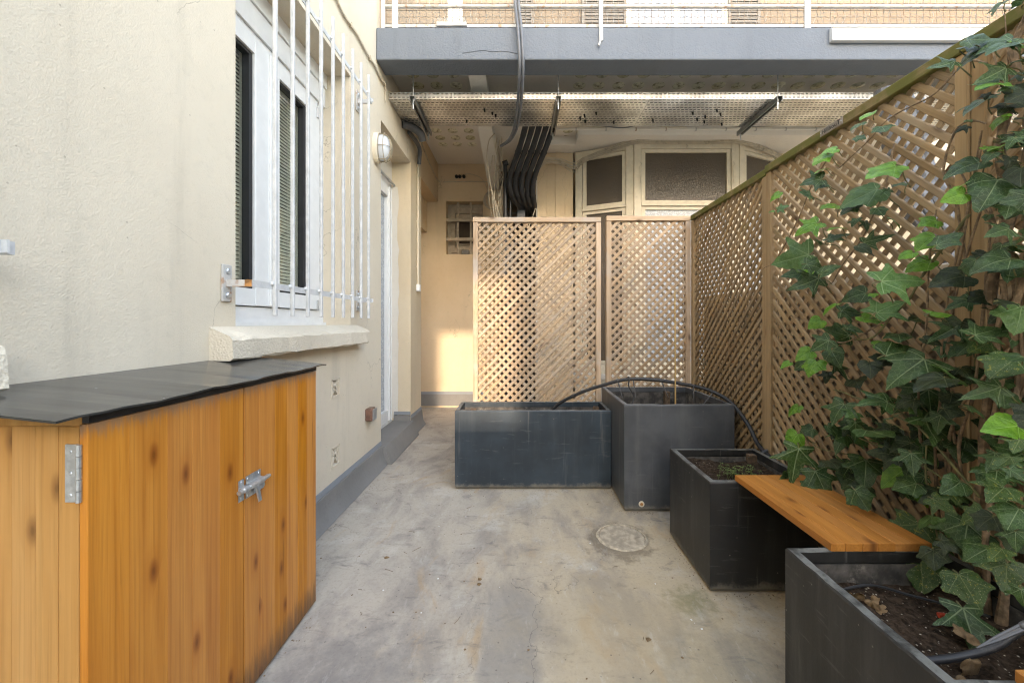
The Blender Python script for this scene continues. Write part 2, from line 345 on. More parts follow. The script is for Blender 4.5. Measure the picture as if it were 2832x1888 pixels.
def floorm():
    t = NT('worn_painted_concrete'); v = t.coord(); x, y, z = t.sep(t.tc.outputs['Object'])
    g = t.noise(v, 1.6, 6, .62, .5); gx = t.math('ADD', x, t.math('MULTIPLY', t.math('SUBTRACT', g, .5), 1.6))
    col = t.mix(t.step(gx, -.55, .55), (.435,.382,.318), (.47,.375,.258))          # grey paint worn through to tan screed
    n1 = t.noise(t.coord((1.6,.8,1)), 2.6, 7, .66, .4); col = t.mix(t.math('MULTIPLY', t.step(n1, .42, .66), .7), col, (.225,.20,.18))
    n2 = t.noise(v, 3.3, 7, .62, .3); col = t.mix(t.math('MULTIPLY', t.step(n2, .52, .68), .6), col, (.52,.48,.42))
    n3 = t.noise(t.coord((1,.5,1)), 4.7, 6, .65, 1.0); col = t.mix(t.math('MULTIPLY', t.step(n3, .55, .70), .55), col, (.43,.285,.155))
    n4 = t.noise(t.coord((1.2,2.6,1), rot=(0,0,.5)), 5.5, 8, .75, .6); col = t.mix(t.math('MULTIPLY', t.step(n4, .54, .68), .5), col, (.115,.11,.108))
    n5 = t.noise(v, 75, 5, .7); col = t.mix(t.math('MULTIPLY', t.step(n5, .48, .75), .35), col, (.15,.13,.11))
    n5b = t.noise(v, 120, 4, .7); col = t.mix(t.math('MULTIPLY', t.step(n5b, .55, .75), .25), col, (.56,.53,.48))
    # a grey repaired trench running out of the yard
    wob = t.math('MULTIPLY', t.math('SUBTRACT', t.noise(v, 3.0, 4), .5), .22)
    tr = t.math('SUBTRACT', 1.0, t.step(t.math('ABSOLUTE', t.math('ADD', t.math('ADD', x, .03), wob)), .075, .11))
    tr = t.math('MULTIPLY', tr, t.math('SUBTRACT', 1.0, t.step(y, 1.45, 1.72))); col = t.mix(t.math('MULTIPLY', tr, .55), col, (.215,.20,.185))
    def blob(cx, cy, r0, r1, c, k, ns=9, na=.12):
        nonlocal col
        dx = t.math('SUBTRACT', x, cx); dy = t.math('SUBTRACT', y, cy)
        d = t.math('SQRT', t.math('ADD', t.math('MULTIPLY', dx, dx), t.math('MULTIPLY', dy, dy)))
        d = t.math('ADD', d, t.math('MULTIPLY', t.math('SUBTRACT', t.noise(v, ns, 6, .7), .5), na*2))
        col = t.mix(t.math('MULTIPLY', t.math('SUBTRACT', 1.0, t.step(d, r0, r1)), k), col, c)
    blob(.47, 1.93, .115, .19, (.12,.09,.06), .6, 14, .16)
    blob(.64, 1.50, .01, .12, (.14,.14,.055), .6, 26, .16)
    blob(.35, 1.35, .1, .45, (.40,.31,.19), .45, 6, .3)
    blob(-.55, 1.15, .05, .35, (.15,.145,.145), .6, 12, .3)
    blob(.62, 1.15, .05, .3, (.17,.16,.12), .4, 14, .25)
    blob(-.1, 3.4, .1, .6, (.25,.24,.235), .5, 5, .3)
    cv_ = t.n.new('ShaderNodeVectorMath'); cv_.operation = 'ADD'; nn = t.n.new('ShaderNodeTexNoise'); nn.inputs['Scale'].default_value = 2.4; nn.inputs['Detail'].default_value = 7; t.link(v, nn.inputs['Vector'])
    t.link(v, cv_.inputs[0]); t.link(nn.outputs['Color'], cv_.inputs[1]); ck = t.voro(cv_.outputs[0], 1.15, feat='DISTANCE_TO_EDGE')
    col = t.mix(t.math('MULTIPLY', t.math('MULTIPLY', t.math('LESS_THAN', ck, .0022), t.step(t.noise(v, 1.1, 3), .45, .55)), .5), col, (.09,.08,.07))
    sp = t.voro(v, 42); pk = t.sep(t.voro(v, 42, 'Color'))[0]; col = t.mix(t.math('MULTIPLY', t.math('MULTIPLY', t.math('LESS_THAN', sp, .13), t.math('GREATER_THAN', pk, .8)), .55), col, (.10,.085,.07))
    n7 = t.noise(t.coord((3.2,1.0,1), rot=(0,0,-.25)), 7.0, 8, .78); col = t.mix(t.math('MULTIPLY', t.step(n7, .56, .64), .2), col, (.56,.53,.48))
    h = t.math('ADD', n5, t.math('MULTIPLY', n4, .6))
    return t.out(col, t.math('ADD', .66, t.math('MULTIPLY', g, .25)), 0, t.bump(h, .35, .003), .3)
M['floor'] = floorm()
M['drain'] = plain('painted_drain_lid', (.40,.33,.245), .8, var=.25, sc=30, bump=.5, dirt=((.2,.15,.1), .55, .6))
M['drainring'] = plain('drain_rim', (.46,.38,.28), .8, var=.3, sc=40, bump=.5)
def leafm(name, base, alt, vein, spots=None, rough=.4, tip=None):
    t = NT(name); v = t.tc.outputs['Object']; x, y, z = t.sep(v)
    vm = None
    for ang in (90, 42, 138, -12, 192):
        c, s_ = math.cos(R(ang)), math.sin(R(ang))
        cr = t.math('ABSOLUTE', t.math('SUBTRACT', t.math('MULTIPLY', x, s_), t.math('MULTIPLY', y, c)))
        dt = t.math('ADD', t.math('MULTIPLY', x, c), t.math('MULTIPLY', y, s_))
        wdt = t.math('SUBTRACT', .017 if ang == 90 else .014, t.math('MULTIPLY', dt, .011))
        k = t.math('MULTIPLY', t.math('SUBTRACT', 1.0, t.step(t.math('DIVIDE', cr, wdt), .5, 1.5)), t.math('GREATER_THAN', dt, 0.0))
        vm = k if vm is None else t.math('MAXIMUM', vm, k)
    net = t.voro(v, 9.0, feat='DISTANCE_TO_EDGE'); vm2 = t.math('MULTIPLY', t.math('SUBTRACT', 1.0, t.step(net, .01, .05)), .35)
    n = t.noise(t.coord((1,1,1), 6.0), 3.5, 5, .6)
    col = t.mix(t.step(n, .35, .65), base, alt)
    col = t.mix(t.math('MAXIMUM', t.math('MULTIPLY', vm, .85), vm2), col, vein)
    if spots:
        sn = t.noise(t.coord((1,1,1), 8.0), 8.0, 5, .7); col = t.mix(t.math('MULTIPLY', t.step(sn, .58, .66), .85), col, spots)
        sp = t.voro(t.coord((1,1,1), 5.0), 16); col = t.mix(t.math('MULTIPLY', t.math('LESS_THAN', sp, .16), .8), col, (.42,.42,.25))
    col = t.hsv(col, .5, 1.0, t.math('ADD', .78, t.math('MULTIPLY', t.rnd(), .44)))
    t.out(col, rough, 0, t.bump(t.math('ADD', t.math('MULTIPLY', vm, -1.0), t.math('MULTIPLY', n, .8)), .35, .02), .32)
    # thin leaf: some light passes through
    tl = t.n.new('ShaderNodeBsdfTranslucent'); t.link(col, tl.inputs[0]); mx = t.n.new('ShaderNodeMixShader'); mx.inputs[0].default_value = .22
    t.link(t.b.outputs[0], mx.inputs[1]); t.link(tl.outputs[0], mx.inputs[2]); t.link(mx.outputs[0], t.n['Material Output'].inputs[0])
    return t.m
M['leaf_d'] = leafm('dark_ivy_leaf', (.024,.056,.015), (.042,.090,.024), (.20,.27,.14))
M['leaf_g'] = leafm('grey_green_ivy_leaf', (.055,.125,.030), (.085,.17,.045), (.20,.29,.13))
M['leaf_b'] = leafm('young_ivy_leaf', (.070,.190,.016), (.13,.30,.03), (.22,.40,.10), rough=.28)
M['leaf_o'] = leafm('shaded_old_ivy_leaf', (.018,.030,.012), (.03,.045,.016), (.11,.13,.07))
M['leaf_y'] = leafm('speckled_ivy_leaf', (.034,.072,.018), (.055,.105,.028), (.16,.21,.09), spots=(.30,.27,.04))
M['stem'] = plain('ivy_bark', (.22,.145,.085), .85, var=.4, sc=60, bump=.6)
M['stem_young'] = plain('young_ivy_stem', (.13,.125,.05), .6, var=.3, sc=40)
M['deadleaf'] = plain('dead_leaf', (.19,.115,.055), .8, var=.35, sc=50, bump=.4)
M['brownbox'] = plain('brown_enamel', (.17,.085,.06), .35, var=.3, sc=40, dirt=((.5,.45,.4), .66, .6))
M['shaftbrown'] = stucco('dark_brown_shaft_wall', (.14,.10,.07), (.05,.035,.025), streak=.9, bump=.5)  # streaked dark brown for the shaft wall and the small window's panel
M['shutter'] = plain('louvre_shutter_paint', (.12,.11,.10), .6)
M['curtain'] = plain('pale_blue_curtain', (.24,.28,.35), .8)
M['court'] = stucco('white_bounce_render', (.76,.74,.69), (.72,.69,.63), streak=.2, bump=.4)  # whitened so the unseen walls bounce more light into the yard
M['ochre_shade'] = stucco('ochre_stucco_painted_shade', (.36,.255,.15), (.24,.165,.095), streak=.8, bump=.6)  # darker copy of the ochre, alcove shade painted into the colour
M['tancream'] = plain('aged_tan_paint', (.40,.32,.235), .6, var=.15, dirt=((.2,.15,.1), .58, .5))
M['tan'] = stucco('tan_stucco', (.66,.56,.42), (.58,.47,.33), streak=.6, bump=.6)
M['cage'] = plain('cage_wire', (.30,.25,.17), .5)
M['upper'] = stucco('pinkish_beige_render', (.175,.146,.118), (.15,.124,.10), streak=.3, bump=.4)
M['reed'] = stucco('brown_garden_wall', (.26,.205,.15), (.19,.145,.10), streak=.6, bump=.8)
M['perlite'] = plain('perlite_bark', (.36,.31,.25), .8, var=.5, sc=90)
M['paper'] = plain('white_fleck', (.66,.65,.62), .8)
M['plate'] = plain('brown_name_plate', (.30,.26,.22), .5, .3)
M['ink'] = plain('black_lettering', (.02,.02,.02), .5)
M['net'] = plain('white_net_string', (.42,.41,.39), .7)
M['wire'] = plain('weathered_mesh_wire', (.24,.20,.16), .6, .2, var=.3, sc=60, dirt=((.25,.13,.07), .5, .7))
M['red'] = plain('red_plastic', (.50,.06,.03), .4)
M['weed'] = plain('seedling_green', (.11,.17,.04), .6, var=.3)
M['white_gloss'] = plain('white_lacquered_metal', (.56,.56,.56), .3, var=.02)

# ------------------------------------------------------------------ ground
WX = -1.035                                    # face of the left-hand house wall
b = MB(); nx, ny = 30, 60
xs = [-1.6 + i*(8.0/nx) for i in range(nx+1)]; ys = [-16.0 + j*(21.6/ny) for j in range(ny+1)]
b.add([(x, y, 0.0) for y in ys for x in xs], [(j*(nx+1)+i, j*(nx+1)+i+1, (j+1)*(nx+1)+i+1, (j+1)*(nx+1)+i) for j in range(ny) for i in range(nx)])
tag(b.build('courtyard_floor', M['floor']), kind='structure')
b = MB(); b.box(-60, 60, -60, 60, -.4, -.02); tag(b.build('ground', M['floor']), kind='structure')

# unseen walls closing the courtyard behind and right, rear one shaped to block sun
b = MB(); OY = -16.0; hx0, hx1, hz0, hz1 = 1.19, 1.97, 4.36, 5.44
b.box(-9, hx0, OY-.3, OY, 0, 9.1); b.box(hx1, 9, OY-.3, OY, 0, 9.1); b.box(hx0, hx1, OY-.3, OY, 0, hz0); b.box(hx0, hx1, OY-.3, OY, hz1, 9.1)
z = hz0
while z < hz1: b.box(hx0, hx1, OY-.06, OY-.05, z, z+.047); z += .06           # added slats dim the sun patch let through by the made-up opening
b.box(6.4, 6.7, -16, 5.4, 0, 4.2)
tag(b.build('unseen_courtyard_wall', M['court']), kind='structure')

# ------------------------------------------------------------------ left-hand house
house = thing('house', 'cream rendered house wall on the left with barred window and recessed white door', 'house', (WX, 0, 0))
WT = -1.235
wl0, wl1, wz0, wz1 = 1.443, 2.415, 1.0, 2.543      # window opening
d0, d1, dz = 2.94, 3.73, 2.546                     # door opening
b = MB()
b.box(WT, WX, -9, wl0, 0, 5.6)
b.box(WT, WX, wl0, wl1, wz1, 5.6)
v0, v1 = 2.176, 2.272; vz = ((.252, .362), (.636, .738))
b.box(WT, WX, wl0, v0, 0, wz0); b.box(WT, WX, v1, wl1, 0, wz0)
b.box(WT, WX, v0, v1, 0, vz[0][0]); b.box(WT, WX, v0, v1, vz[0][1], vz[1][0]); b.box(WT, WX, v0, v1, vz[1][1], wz0)
b.box(WT, WX, wl1, 2.915, 0, 5.6); b.box(WT, WX, 2.915, d0, 0, 3.15)
b.box(WT, WX, d0, d1, dz, 3.15)
b.build('wall', M['wall'], house)
b = MB()
b.box(-1.5, WX, d1, 4.12, 0, 3.15); b.build('wall', M['tan'], house)
b = MB(); b.box(-1.5, WX, 4.12, 4.95, 2.55, 3.15)
b.box(-1.5, -1.17, 4.12, 4.95, 2.17, 2.548); b.box(-1.5, -1.42, 4.12, 4.95, 0, 2.17)
b.build('wall', M['ochre'], house)
# vents: recessed box, black lining standing for the hole's shade, with a diagonal cross
for k, (z0, z1) in enumerate(vz):
    v = MB(); xb = WX - .09
    v.box(xb-.004, xb, v0, v1, z0, z1); v.box(xb, WX-.004, v0, v0+.002, z0, z1); v.box(xb, WX-.004, v1-.002, v1, z0, z1); v.box(xb, WX-.004, v0+.002, v1-.002, z0, z0+.002); v.box(xb, WX-.004, v0+.002, v1-.002, z1-.002, z1); vent = v.build('vent', M['gasket'], house)
    c = MB(); cy, cz = (v0+v1)/2, (z0+z1)/2
    for s in (-1, 1):
        dy, dzz = (v1-v0)/2, (z1-z0)/2; nrm = Vector((0, -s*dzz, dy)).normalized()*.0075
        p = [Vector((WX-.028, cy-dy, cz-s*dzz))-nrm, Vector((WX-.028, cy+dy, cz+s*dzz))-nrm, Vector((WX-.028, cy+dy, cz+s*dzz))+nrm, Vector((WX-.028, cy-dy, cz-s*dzz))+nrm]
        c.prism(p, (.024, 0, 0))
    for yy0, yy1, zz0, zz1 in ((v0-.004, v0+.008, z0, z1), (v1-.008, v1+.004, z0, z1), (v0, v1, z0-.004, z0+.007), (v0, v1, z1-.007, z1+.004)):
        c.box(WX-.03, WX+.002, yy0, yy1, zz0, zz1)
    c.build('cross_grating', M['wall'], vent)
# window sill
def sill(parent, dy, lo, hi):
    ins = .03
    pts = [(WX-.16, lo, 1.036), (WX, lo, 1.036), (-.965, lo, 1.004), (-.955, lo+.012, .992), (-.955, lo+.012, .93), (-.962, lo, .924), (WX, lo, .924), (WX-.16, lo, .924)]
    n = 26; m = len(pts); bb = MB(); vs = []
    for i in range(n+1):
        y = lo + (hi-lo)*i/n
        for (px, _, pz) in pts:
            j = .0035 if px > WX else 0
            vs.append((px + random.uniform(-j, j), y + dy, pz + random.uniform(-j, j)))
    fs = [(i*m+k, i*m+(k+1) % m, (i+1)*m+(k+1) % m, (i+1)*m+k) for i in range(n) for k in range(m)] + [tuple(range(m)), tuple(range(n*m, n*m+m))]
    bb.add(vs, fs); return bb.build('window_sill', M['sill'], parent)
sill(house, 0, 1.32, 2.51); sill(house, 0, -.45, .742)
# window
win = MB(); fx0, fx1 = -1.272, -1.20
f = win.box(fx0, fx1, wl0, wl0+.03, 1.05, 2.35).box(fx0, fx1, 2.335, wl1, 1.05, 2.35).box(fx0, fx1, wl0+.03, 2.335, 1.05, 1.12).box(fx0, fx1, wl0+.03, 2.335, 2.315, 2.35)
f.box(fx0, fx1+.018, wl0, wl1, 1.028, 1.052); f.box(fx0, fx1+.002, 2.337, 2.352, 1.12, 2.35)
window = f.build('window', M['upvc'], house)
b = MB(); b.box(-1.30, -1.188, wl0, wl1, 2.352, 2.46); b.box(-1.30, -1.178, wl0, wl1, 2.463, 2.545); b.build('shutter_box', M['upvc'], window)
b = MB(); b.box(-1.205, -1.196, 2.339, 2.349, 1.13, 2.34); b.box(-1.215, -1.199, wl0, wl1, 2.3502, 2.3515); b.build('guide_rail', M['alu'], window)
def sash(y0, y1, st=.062, sr=.062):
    s = MB(); x0, x1 = -1.262, -1.186
    s.box(x0, x1, y0, y0+st, 1.125, 2.31, .004).box(x0, x1, y1-sr, y1, 1.125, 2.31, .004).box(x0, x1-.002, y0+st, y1-sr, 1.125, 1.20).box(x0, x1-.002, y0+st, y1-sr, 2.25, 2.31)
    so = s.build('sash', M['upvc'], window)
    g = MB(); gy0, gy1 = y0+st, y1-sr
    for q in ((gy0, gy0+.014, 1.20, 2.25), (gy1-.022, gy1, 1.20, 2.25), (gy0+.014, gy1-.022, 1.20, 1.212), (gy0+.014, gy1-.022, 2.236, 2.25)): g.box(-1.232, -1.2, *q)
    g.build('gasket', M['gasket'], window)
    p = MB(); p.box(-1.226, -1.22, gy0+.012, gy1-.02, 1.21, 2.24); p.build('pane', M['glass'], window)
    bl = MB()
    for i in range(58):
        z = 1.215 + i*.0178; bl.add([(-1.258, gy0, z+.0085), (-1.2515, gy0, z-.0065), (-1.2515, gy1, z-.0065), (-1.258, gy1, z+.0085)], [(0,1,2,3)])
    for yy in (gy0+.07, gy1-.09): bl.tube([(-1.247, yy, 1.21), (-1.247, yy, 2.25)], .0012, 5)
    bl.build('blind_slats', M['blind'], window, stuff=True)
sash(1.476, 1.893, .062, .115); sash(1.898, 2.334, .062, .115)
b = MB(); b.box(-1.192, -1.176, 1.872, 1.922, 1.128, 2.308, .003); b.build('mullion_cover', M['upvc'], window)
b = MB()
for z in (1.15, 2.27): b.tube([(-1.182, 2.318, z-.03), (-1.182, 2.318, z+.03)], .008, 8)
b.build('hinge', M['alu'], window)
# dim room behind the window
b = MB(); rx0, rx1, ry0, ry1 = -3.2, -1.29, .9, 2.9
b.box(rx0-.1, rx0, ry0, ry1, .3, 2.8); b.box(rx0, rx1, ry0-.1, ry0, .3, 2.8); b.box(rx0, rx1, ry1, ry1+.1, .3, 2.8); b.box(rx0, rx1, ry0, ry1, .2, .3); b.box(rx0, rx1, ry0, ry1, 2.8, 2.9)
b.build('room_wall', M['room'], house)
# door
b = MB(); dx0, dx1 = -1.30, -1.215
b.box(dx0, dx1, d0, d0+.05, .15, 2.34).box(dx0, dx1, d1-.045, d1, .15, 2.34).box(dx0, dx1, d0+.05, d1-.045, 2.285, 2.34).box(dx0, dx1+.01, d0, d1, .135, .152)
door = b.build('door', M['upvc'], house)
b = MB(); y0, y1 = d0+.055, d1-.05; x0, x1 = -1.285, -1.20
b.box(x0, x1, y0, y0+.085, .16, 2.28, .006).box(x0, x1, y1-.085, y1, .16, 2.28, .006).box(x0, x1-.002, y0+.085, y1-.085, .16, .26).box(x0, x1-.002, y0+.085, y1-.085, 2.19, 2.28)
b.build('sash', M['upvc'], door)
b = MB(); b.box(-1.197, -1.19, y1-.02, y1-.008, .16, 2.28); b.box(-1.2, -1.19, y1-.07, y1-.058, .16, 2.28); b.build('edge_bead', M['upvc'], door)
b = MB(); b.box(-1.25, -1.235, y0+.085, y1-.085, .26, 2.19); b.build('pane', M['frostblue'], door)
b = MB(); b.box(-1.5, -1.21, d0, d1, 2.342, 2.546); b.build('door_header', M['whitepaint'], house)
b = MB(); b.box(-1.19, -1.178, d0, d1, 2.322, 2.34); b.build('drip_bar', M['alu'], door)
b = MB(); b.box(-1.5, -1.003, d0+.002, d1-.002, .0, .134); b.build('doorstep', M['plinth'], house)
b = MB(); b.prism([(-1.003, d0+.002, .134), (-1.003, d0+.002, .004), (-.955, d0+.002, .004)], (0, d1-d0-.004, 0)); b.build('doorstep_fillet', M['plinth'], house)
b = MB(); n = 22; vs = []
for i in range(n+1):
    z = .16 + (2.32-.16)*i/n; vs += [(-1.2145, d1-.002, z), (WX-.115+random.uniform(-.012, .012), d1-.002, z)]
b.add(vs, [(2*i, 2*i+1, 2*i+3, 2*i+2) for i in range(n)]); b.build('filler_strip', M['whitepaint'], house)
# plinth band: painted strip with a sloping skirt
def plinth(p0, p1, out, z0=.148, name='plinth'):
    p0, p1, o = Vector((*p0, 0)), Vector((*p1, 0)), Vector((*out, 0)); n = max(4, int((p1-p0).length/.06)); vs = []; prof = ((0, z0), (.010, z0-.004), (.014, z0-.05), (.020, .05), (.05, .004), (0, .004))
    for i in range(n+1):
        p = p0 + (p1-p0)*i/n; j = random.uniform(-.004, .004)
        for d, z in prof: vs.append(p + o*(d + (.004*random.random() if d else 0)) + Vector((0, 0, z + (j if z > .05 else 0))))
    m = len(prof); bb = MB(); bb.add(vs, [(i*m+k, i*m+(k+1) % m, (i+1)*m+(k+1) % m, (i+1)*m+k) for i in range(n) for k in range(m)] + [tuple(range(m)), tuple(range(n*m, n*m+m))])
    o1 = bb.build(name, M['plinth'], house, smooth=True)
    q = MB(); q.prism([tuple(p0+Vector((0,0,z0+.001))), tuple(p0+o*.006+Vector((0,0,z0+.001))), tuple(p0+o*.004+Vector((0,0,z0+.03))), tuple(p0+Vector((0,0,z0+.03)))], p1-p0)
    q.build('paint_band', M['plinthedge'], o1)
plinth((WX, -6.9), (WX, d0-.001), (1, 0)); plinth((-1.19, d1-.001), (WX-.001, d1-.001), (0, -1), .19); plinth((WX, d1+.002), (WX, 4.12), (1, 0), .155)

# ------------------------------------------------------------------ white window grille (and the next one, cut off by the frame)
def grille():
    t = thing('window_grille', 'white painted steel bar grille in front of the tall barred window', 'window grille', (WX, 1.39, 1.19))
    gx = -.93; s = .0068
    for i in range(9):
        y = 1.506 + i*.1155; b = MB(); b.box(gx-s, gx+s, y-s, y+s, 1.076, 2.56, .0015); b.build('bar', M['steelwhite'], t)
    for z in (1.188, 2.442):
        b = MB(); b.box(gx-.0115, gx-.0072, 1.39, 2.495, z-.012, z+.012); b.box(gx-.0115, gx+.004, 2.492, 2.496, z-.012, z+.012); b.build('rail', M['steelwhite'], t)
        w = MB()
        for i in range(9):
            y = 1.506 + i*.1155 - .009; w.lathe((gx-.006, y, z+.008), (0, -.2, 1), [(.003, -.008), (.008, -.004), (.009, 0), (.006, .006), (.002, .009)], 8)
        w.build('weld_beads', M['steelwhite'], t, smooth=True)
        for y, rust in ((1.392, True), (2.51, False)):
            b = MB(); b.box(WX, gx-.0117, y-.006, y+.006, z-.012, z+.012); arm = b.build('arm', M['rustwhite' if rust else 'steelwhite'], t)
            p = MB(); p.box(WX+.001, WX+.009, y-.022, y+.022, z-.065, z+.065, .002); pl = p.build('wall_plate', M['rustwhite'], t)
            h = MB()
            for dz2 in (-.042, .042): h.lathe((WX+.009, y, z+dz2), (1, 0, 0), [(.010, 0), (.010, .004), (.007, .007)], 8)
            h.build('bolt', M['zinc'], pl)
            if rust:
                q = MB(); q.box(gx-.032, gx-.0075, y-.0066, y-.006, z-.0125, z+.012); q.box(WX+.03, gx-.03, y-.0064, y-.006, z-.0127, z-.0105); q.build('rust_patch', M['rust'], arm)
    return t
g1 = grille()
g2 = copy_tree(g1); g2.location.y -= 1.775
tag(g2, 'white grille rail end poking in at the left edge of the photo', 'window grille')
for o_ in (g1, g2): o_['group'] = 'white window grilles on the house wall'

# ------------------------------------------------------------------ bulkhead lamp, brown box, conduit, wall cable
lp = thing('wall_lamp', 'oval frosted bulkhead lamp in a wire cage above the recessed door', 'wall lamp', (WX, 2.82, 2.285))
def oval(n, ry, rz, x, c=(2.82, 2.285)): return [(x, c[0]+ry*math.cos(2*math.pi*k/n), c[1]+rz*math.sin(2*math.pi*k/n)) for k in range(n)]
def ovals(rings, n=20):
    b = MB(); vs = []
    for x, ry, rz in rings: vs += oval(n, ry, rz, x)
    m = len(rings); return b.add(vs, [(i*n+k, i*n+(k+1) % n, (i+1)*n+(k+1) % n, (i+1)*n+k) for i in range(m-1) for k in range(n)] + [tuple(range(n)), tuple(range((m-1)*n, m*n))])
ovals([(WX+.001, .062, .108), (WX+.028, .062, .108), (WX+.034, .056, .102)]).build('base', M['cream'], lp, smooth=True)
ovals([(WX+.034, .052, .094), (WX+.06, .052, .094), (WX+.085, .042, .08), (WX+.10, .026, .055), (WX+.106, .008, .02)]).build('glass_dome', M['lampglass'], lp, smooth=True)
b = MB()
for x, sc_ in ((WX+.04, 1.0), (WX+.075, 1.02)): b.tube(oval(24, .058*sc_, .102*sc_, x)+[oval(24, .058*sc_, .102*sc_, x)[0]], .0026, 6, False)
for s in (-1, 0, 1):
    pts = [(WX+.034, 2.82+s*.03, 2.285-.098+abs(s)*.012), (WX+.09, 2.82+s*.028, 2.285-.082), (WX+.113, 2.82+s*.02, 2.285-.03), (WX+.113, 2.82+s*.02, 2.285+.03), (WX+.09, 2.82+s*.028, 2.285+.082), (WX+.034, 2.82+s*.03, 2.285+.098-abs(s)*.012)]
    b.tube(curve(pts, 4), .0026, 6)
b.tube(curve([(WX+.034, 2.762, 2.285), (WX+.09, 2.768, 2.285), (WX+.115, 2.82, 2.285), (WX+.09, 2.872, 2.285), (WX+.034, 2.878, 2.285)], 4), .0026, 6)
b.build('wire_cage', M['cage'], lp, smooth=True)
t = thing('wall_box', 'small brown enamelled box fixed to the wall left of the door', 'wall box', (WX, 2.67, .44))
b = MB(); b.box(WX, -.986, 2.637, 2.71, .396, .48, .008); b.build('casing', M['brownbox'], t)
b = MB(); b.box(-.986, -.980, 2.641, 2.706, .40, .476, .002); b.build('cover', M['alu'], t)
t = thing('cable_conduit', 'thin cream conduit running down the column beside the door', 'conduit', (WX, 3.95, 1.38))
b = MB(); b.tube([(WX+.012, 3.95, 1.43), (WX+.012, 3.95, 2.95)], .009, 8); b.build('pipe', M['cream'], t, smooth=True)
b = MB(); b.box(WX, WX+.035, 3.92, 3.98, 1.36, 1.43, .004); b.build('box', M['upvc'], t)
for z in (1.6, 2.05, 2.5, 2.8): b = MB(); b.box(WX, WX+.023, 3.94, 3.96, z, z+.012); b.build('clip', M['cream'], t)
t = thing('wall_cable', 'beige cable clipped along the top of the house wall towards the balcony', 'cable', (WX, 1.4, 2.86))
pts = [(WX+.008, 1.2 + i*.1, 2.845 + .012*math.sin(i*2.1) + .015*(i % 7 == 0)) for i in range(19)]
b = MB(); b.tube(curve(pts, 4), .0055, 6); b.tube([(p[0]+.004, p[1], p[2]-.011) for p in curve(pts, 4)], .004, 6)
b.tube(curve([(WX+.008, 2.98, 2.86), (WX+.012, 3.0, 2.80), (WX+.01, 3.01, 2.71)], 5), .003, 5); b.build('sheath', M['beige'], t, smooth=True)
b = MB()
for p in pts[::3]: b.box(WX, WX+.017, p[1]-.006, p[1]+.006, p[2]-.02, p[2]+.01)
b.build('clips', M['beige'], t)

# ------------------------------------------------------------------ rear building: alcove wall, shaft, pilaster, bay window, upper facade
rb = thing('apartment_building', 'ochre and cream rear building with bay window under the balcony', 'building', (0, 4.95, 0))
b = MB(); bx0, bx1, bz0, bz1 = -.936, -.476, 1.90, 2.56
b.box(-1.5, bx0, 4.95, 5.2, 0, 3.3); b.box(bx1, -.27, 4.95, 5.2, 2.25, 3.3); b.box(bx0, bx1, 4.95, 5.2, 0, bz0); b.box(bx0, bx1, 4.95, 5.2, bz1, 3.3)
b.build('wall', M['ochre'], rb)
b = MB(); b.box(bx1, -.27, 4.951, 5.2, 0, 2.25); b.build('wall', M['ochre_shade'], rb)
b = MB(); b.box(-.27, .18, 5.2, 5.4, 0, 3.3); b.box(-.29, -.265, 4.9501, 5.2, 0, 3.3); b.build('shaft_wall', M['shaftbrown'], rb)
b = MB()
for i, d in enumerate((0, .012, .004, .014)): b.box(.18+i*.0985, .18+(i+1)*.0985-.002, 4.38+d, 5.2, 0, 2.92)
b.build('pilaster', M['ochre'], rb)
b = MB(); b.box(.166, .179, 4.385, 4.47, 0, 2.9); b.build('pilaster_edge', M['whitepaint'], rb)
b = MB(); b.box(2.9, 6.4, 4.44, 5.4, 0, 3.3); b.build('wall', M['tan'], rb)
b = MB(); b.box(-1.5, 2.89, 5.2, 5.4, 3.3, 3.32); b.box(.575, 2.9, 5.2, 5.4, 0, 3.3); b.build('wall', M['wall'], rb)
b = MB(); b.box(.575, 2.9, 4.0, 4.62, 2.935, 3.02); b.box(2.9, 4.3, 4.0, 4.44, 2.935, 3.02); b.box(.0, .575, 4.2, 4.62, 2.925, 3.02); b.build('bay_header', M['soffit'], rb)
b = MB(); b.box(-1.5, -.4+.0, 4.938, 4.9495, .02, .165); b.build('plinth', M['plinth'], rb)
b = MB(); b.box(-1.5, -.4, 4.936, 4.9495, .165, .195); b.build('paint_band', M['plinthedge'], rb)
# small barred window with a panelled shutter
b = MB(); b.box(bx0, bx1, 5.10, 5.14, bz0, bz1); sw = b.build('window', M['tancream'], rb)
b = MB(); fx = (bx0+.045, bx1-.02)
b.box(fx[0], fx[0]+.05, 5.075, 5.0995, bz0+.04, bz1-.05).box(fx[1]-.05, fx[1], 5.075, 5.0995, bz0+.04, bz1-.05).box(fx[0]+.05, fx[1]-.05, 5.075, 5.0995, bz1-.12, bz1-.05).box(fx[0]+.05, fx[1]-.05, 5.075, 5.0995, bz0+.04, bz0+.11)
b.box(fx[0]+.075, fx[1]-.075, 5.085, 5.0995, bz0+.135, bz1-.145); b.build('shutter_frame', M['tancream'], sw)
b = MB(); b.box(fx[0]+.10, fx[1]-.10, 5.080, 5.0845, bz0+.16, bz1-.18); b.build('dark_panel', M['shaftbrown'], sw)
for z in (2.09, 2.33): b = MB(); b.box(bx0+.003, bx1-.003, 4.965, 4.985, z-.018, z+.018); b.build('bar', M['tancream'], sw)
for x in (bx0+.145, bx0+.305): b = MB(); b.box(x-.011, x+.011, 4.9855, 5.0, bz0+.002, bz1-.002); b.build('bar', M['tancream'], sw)
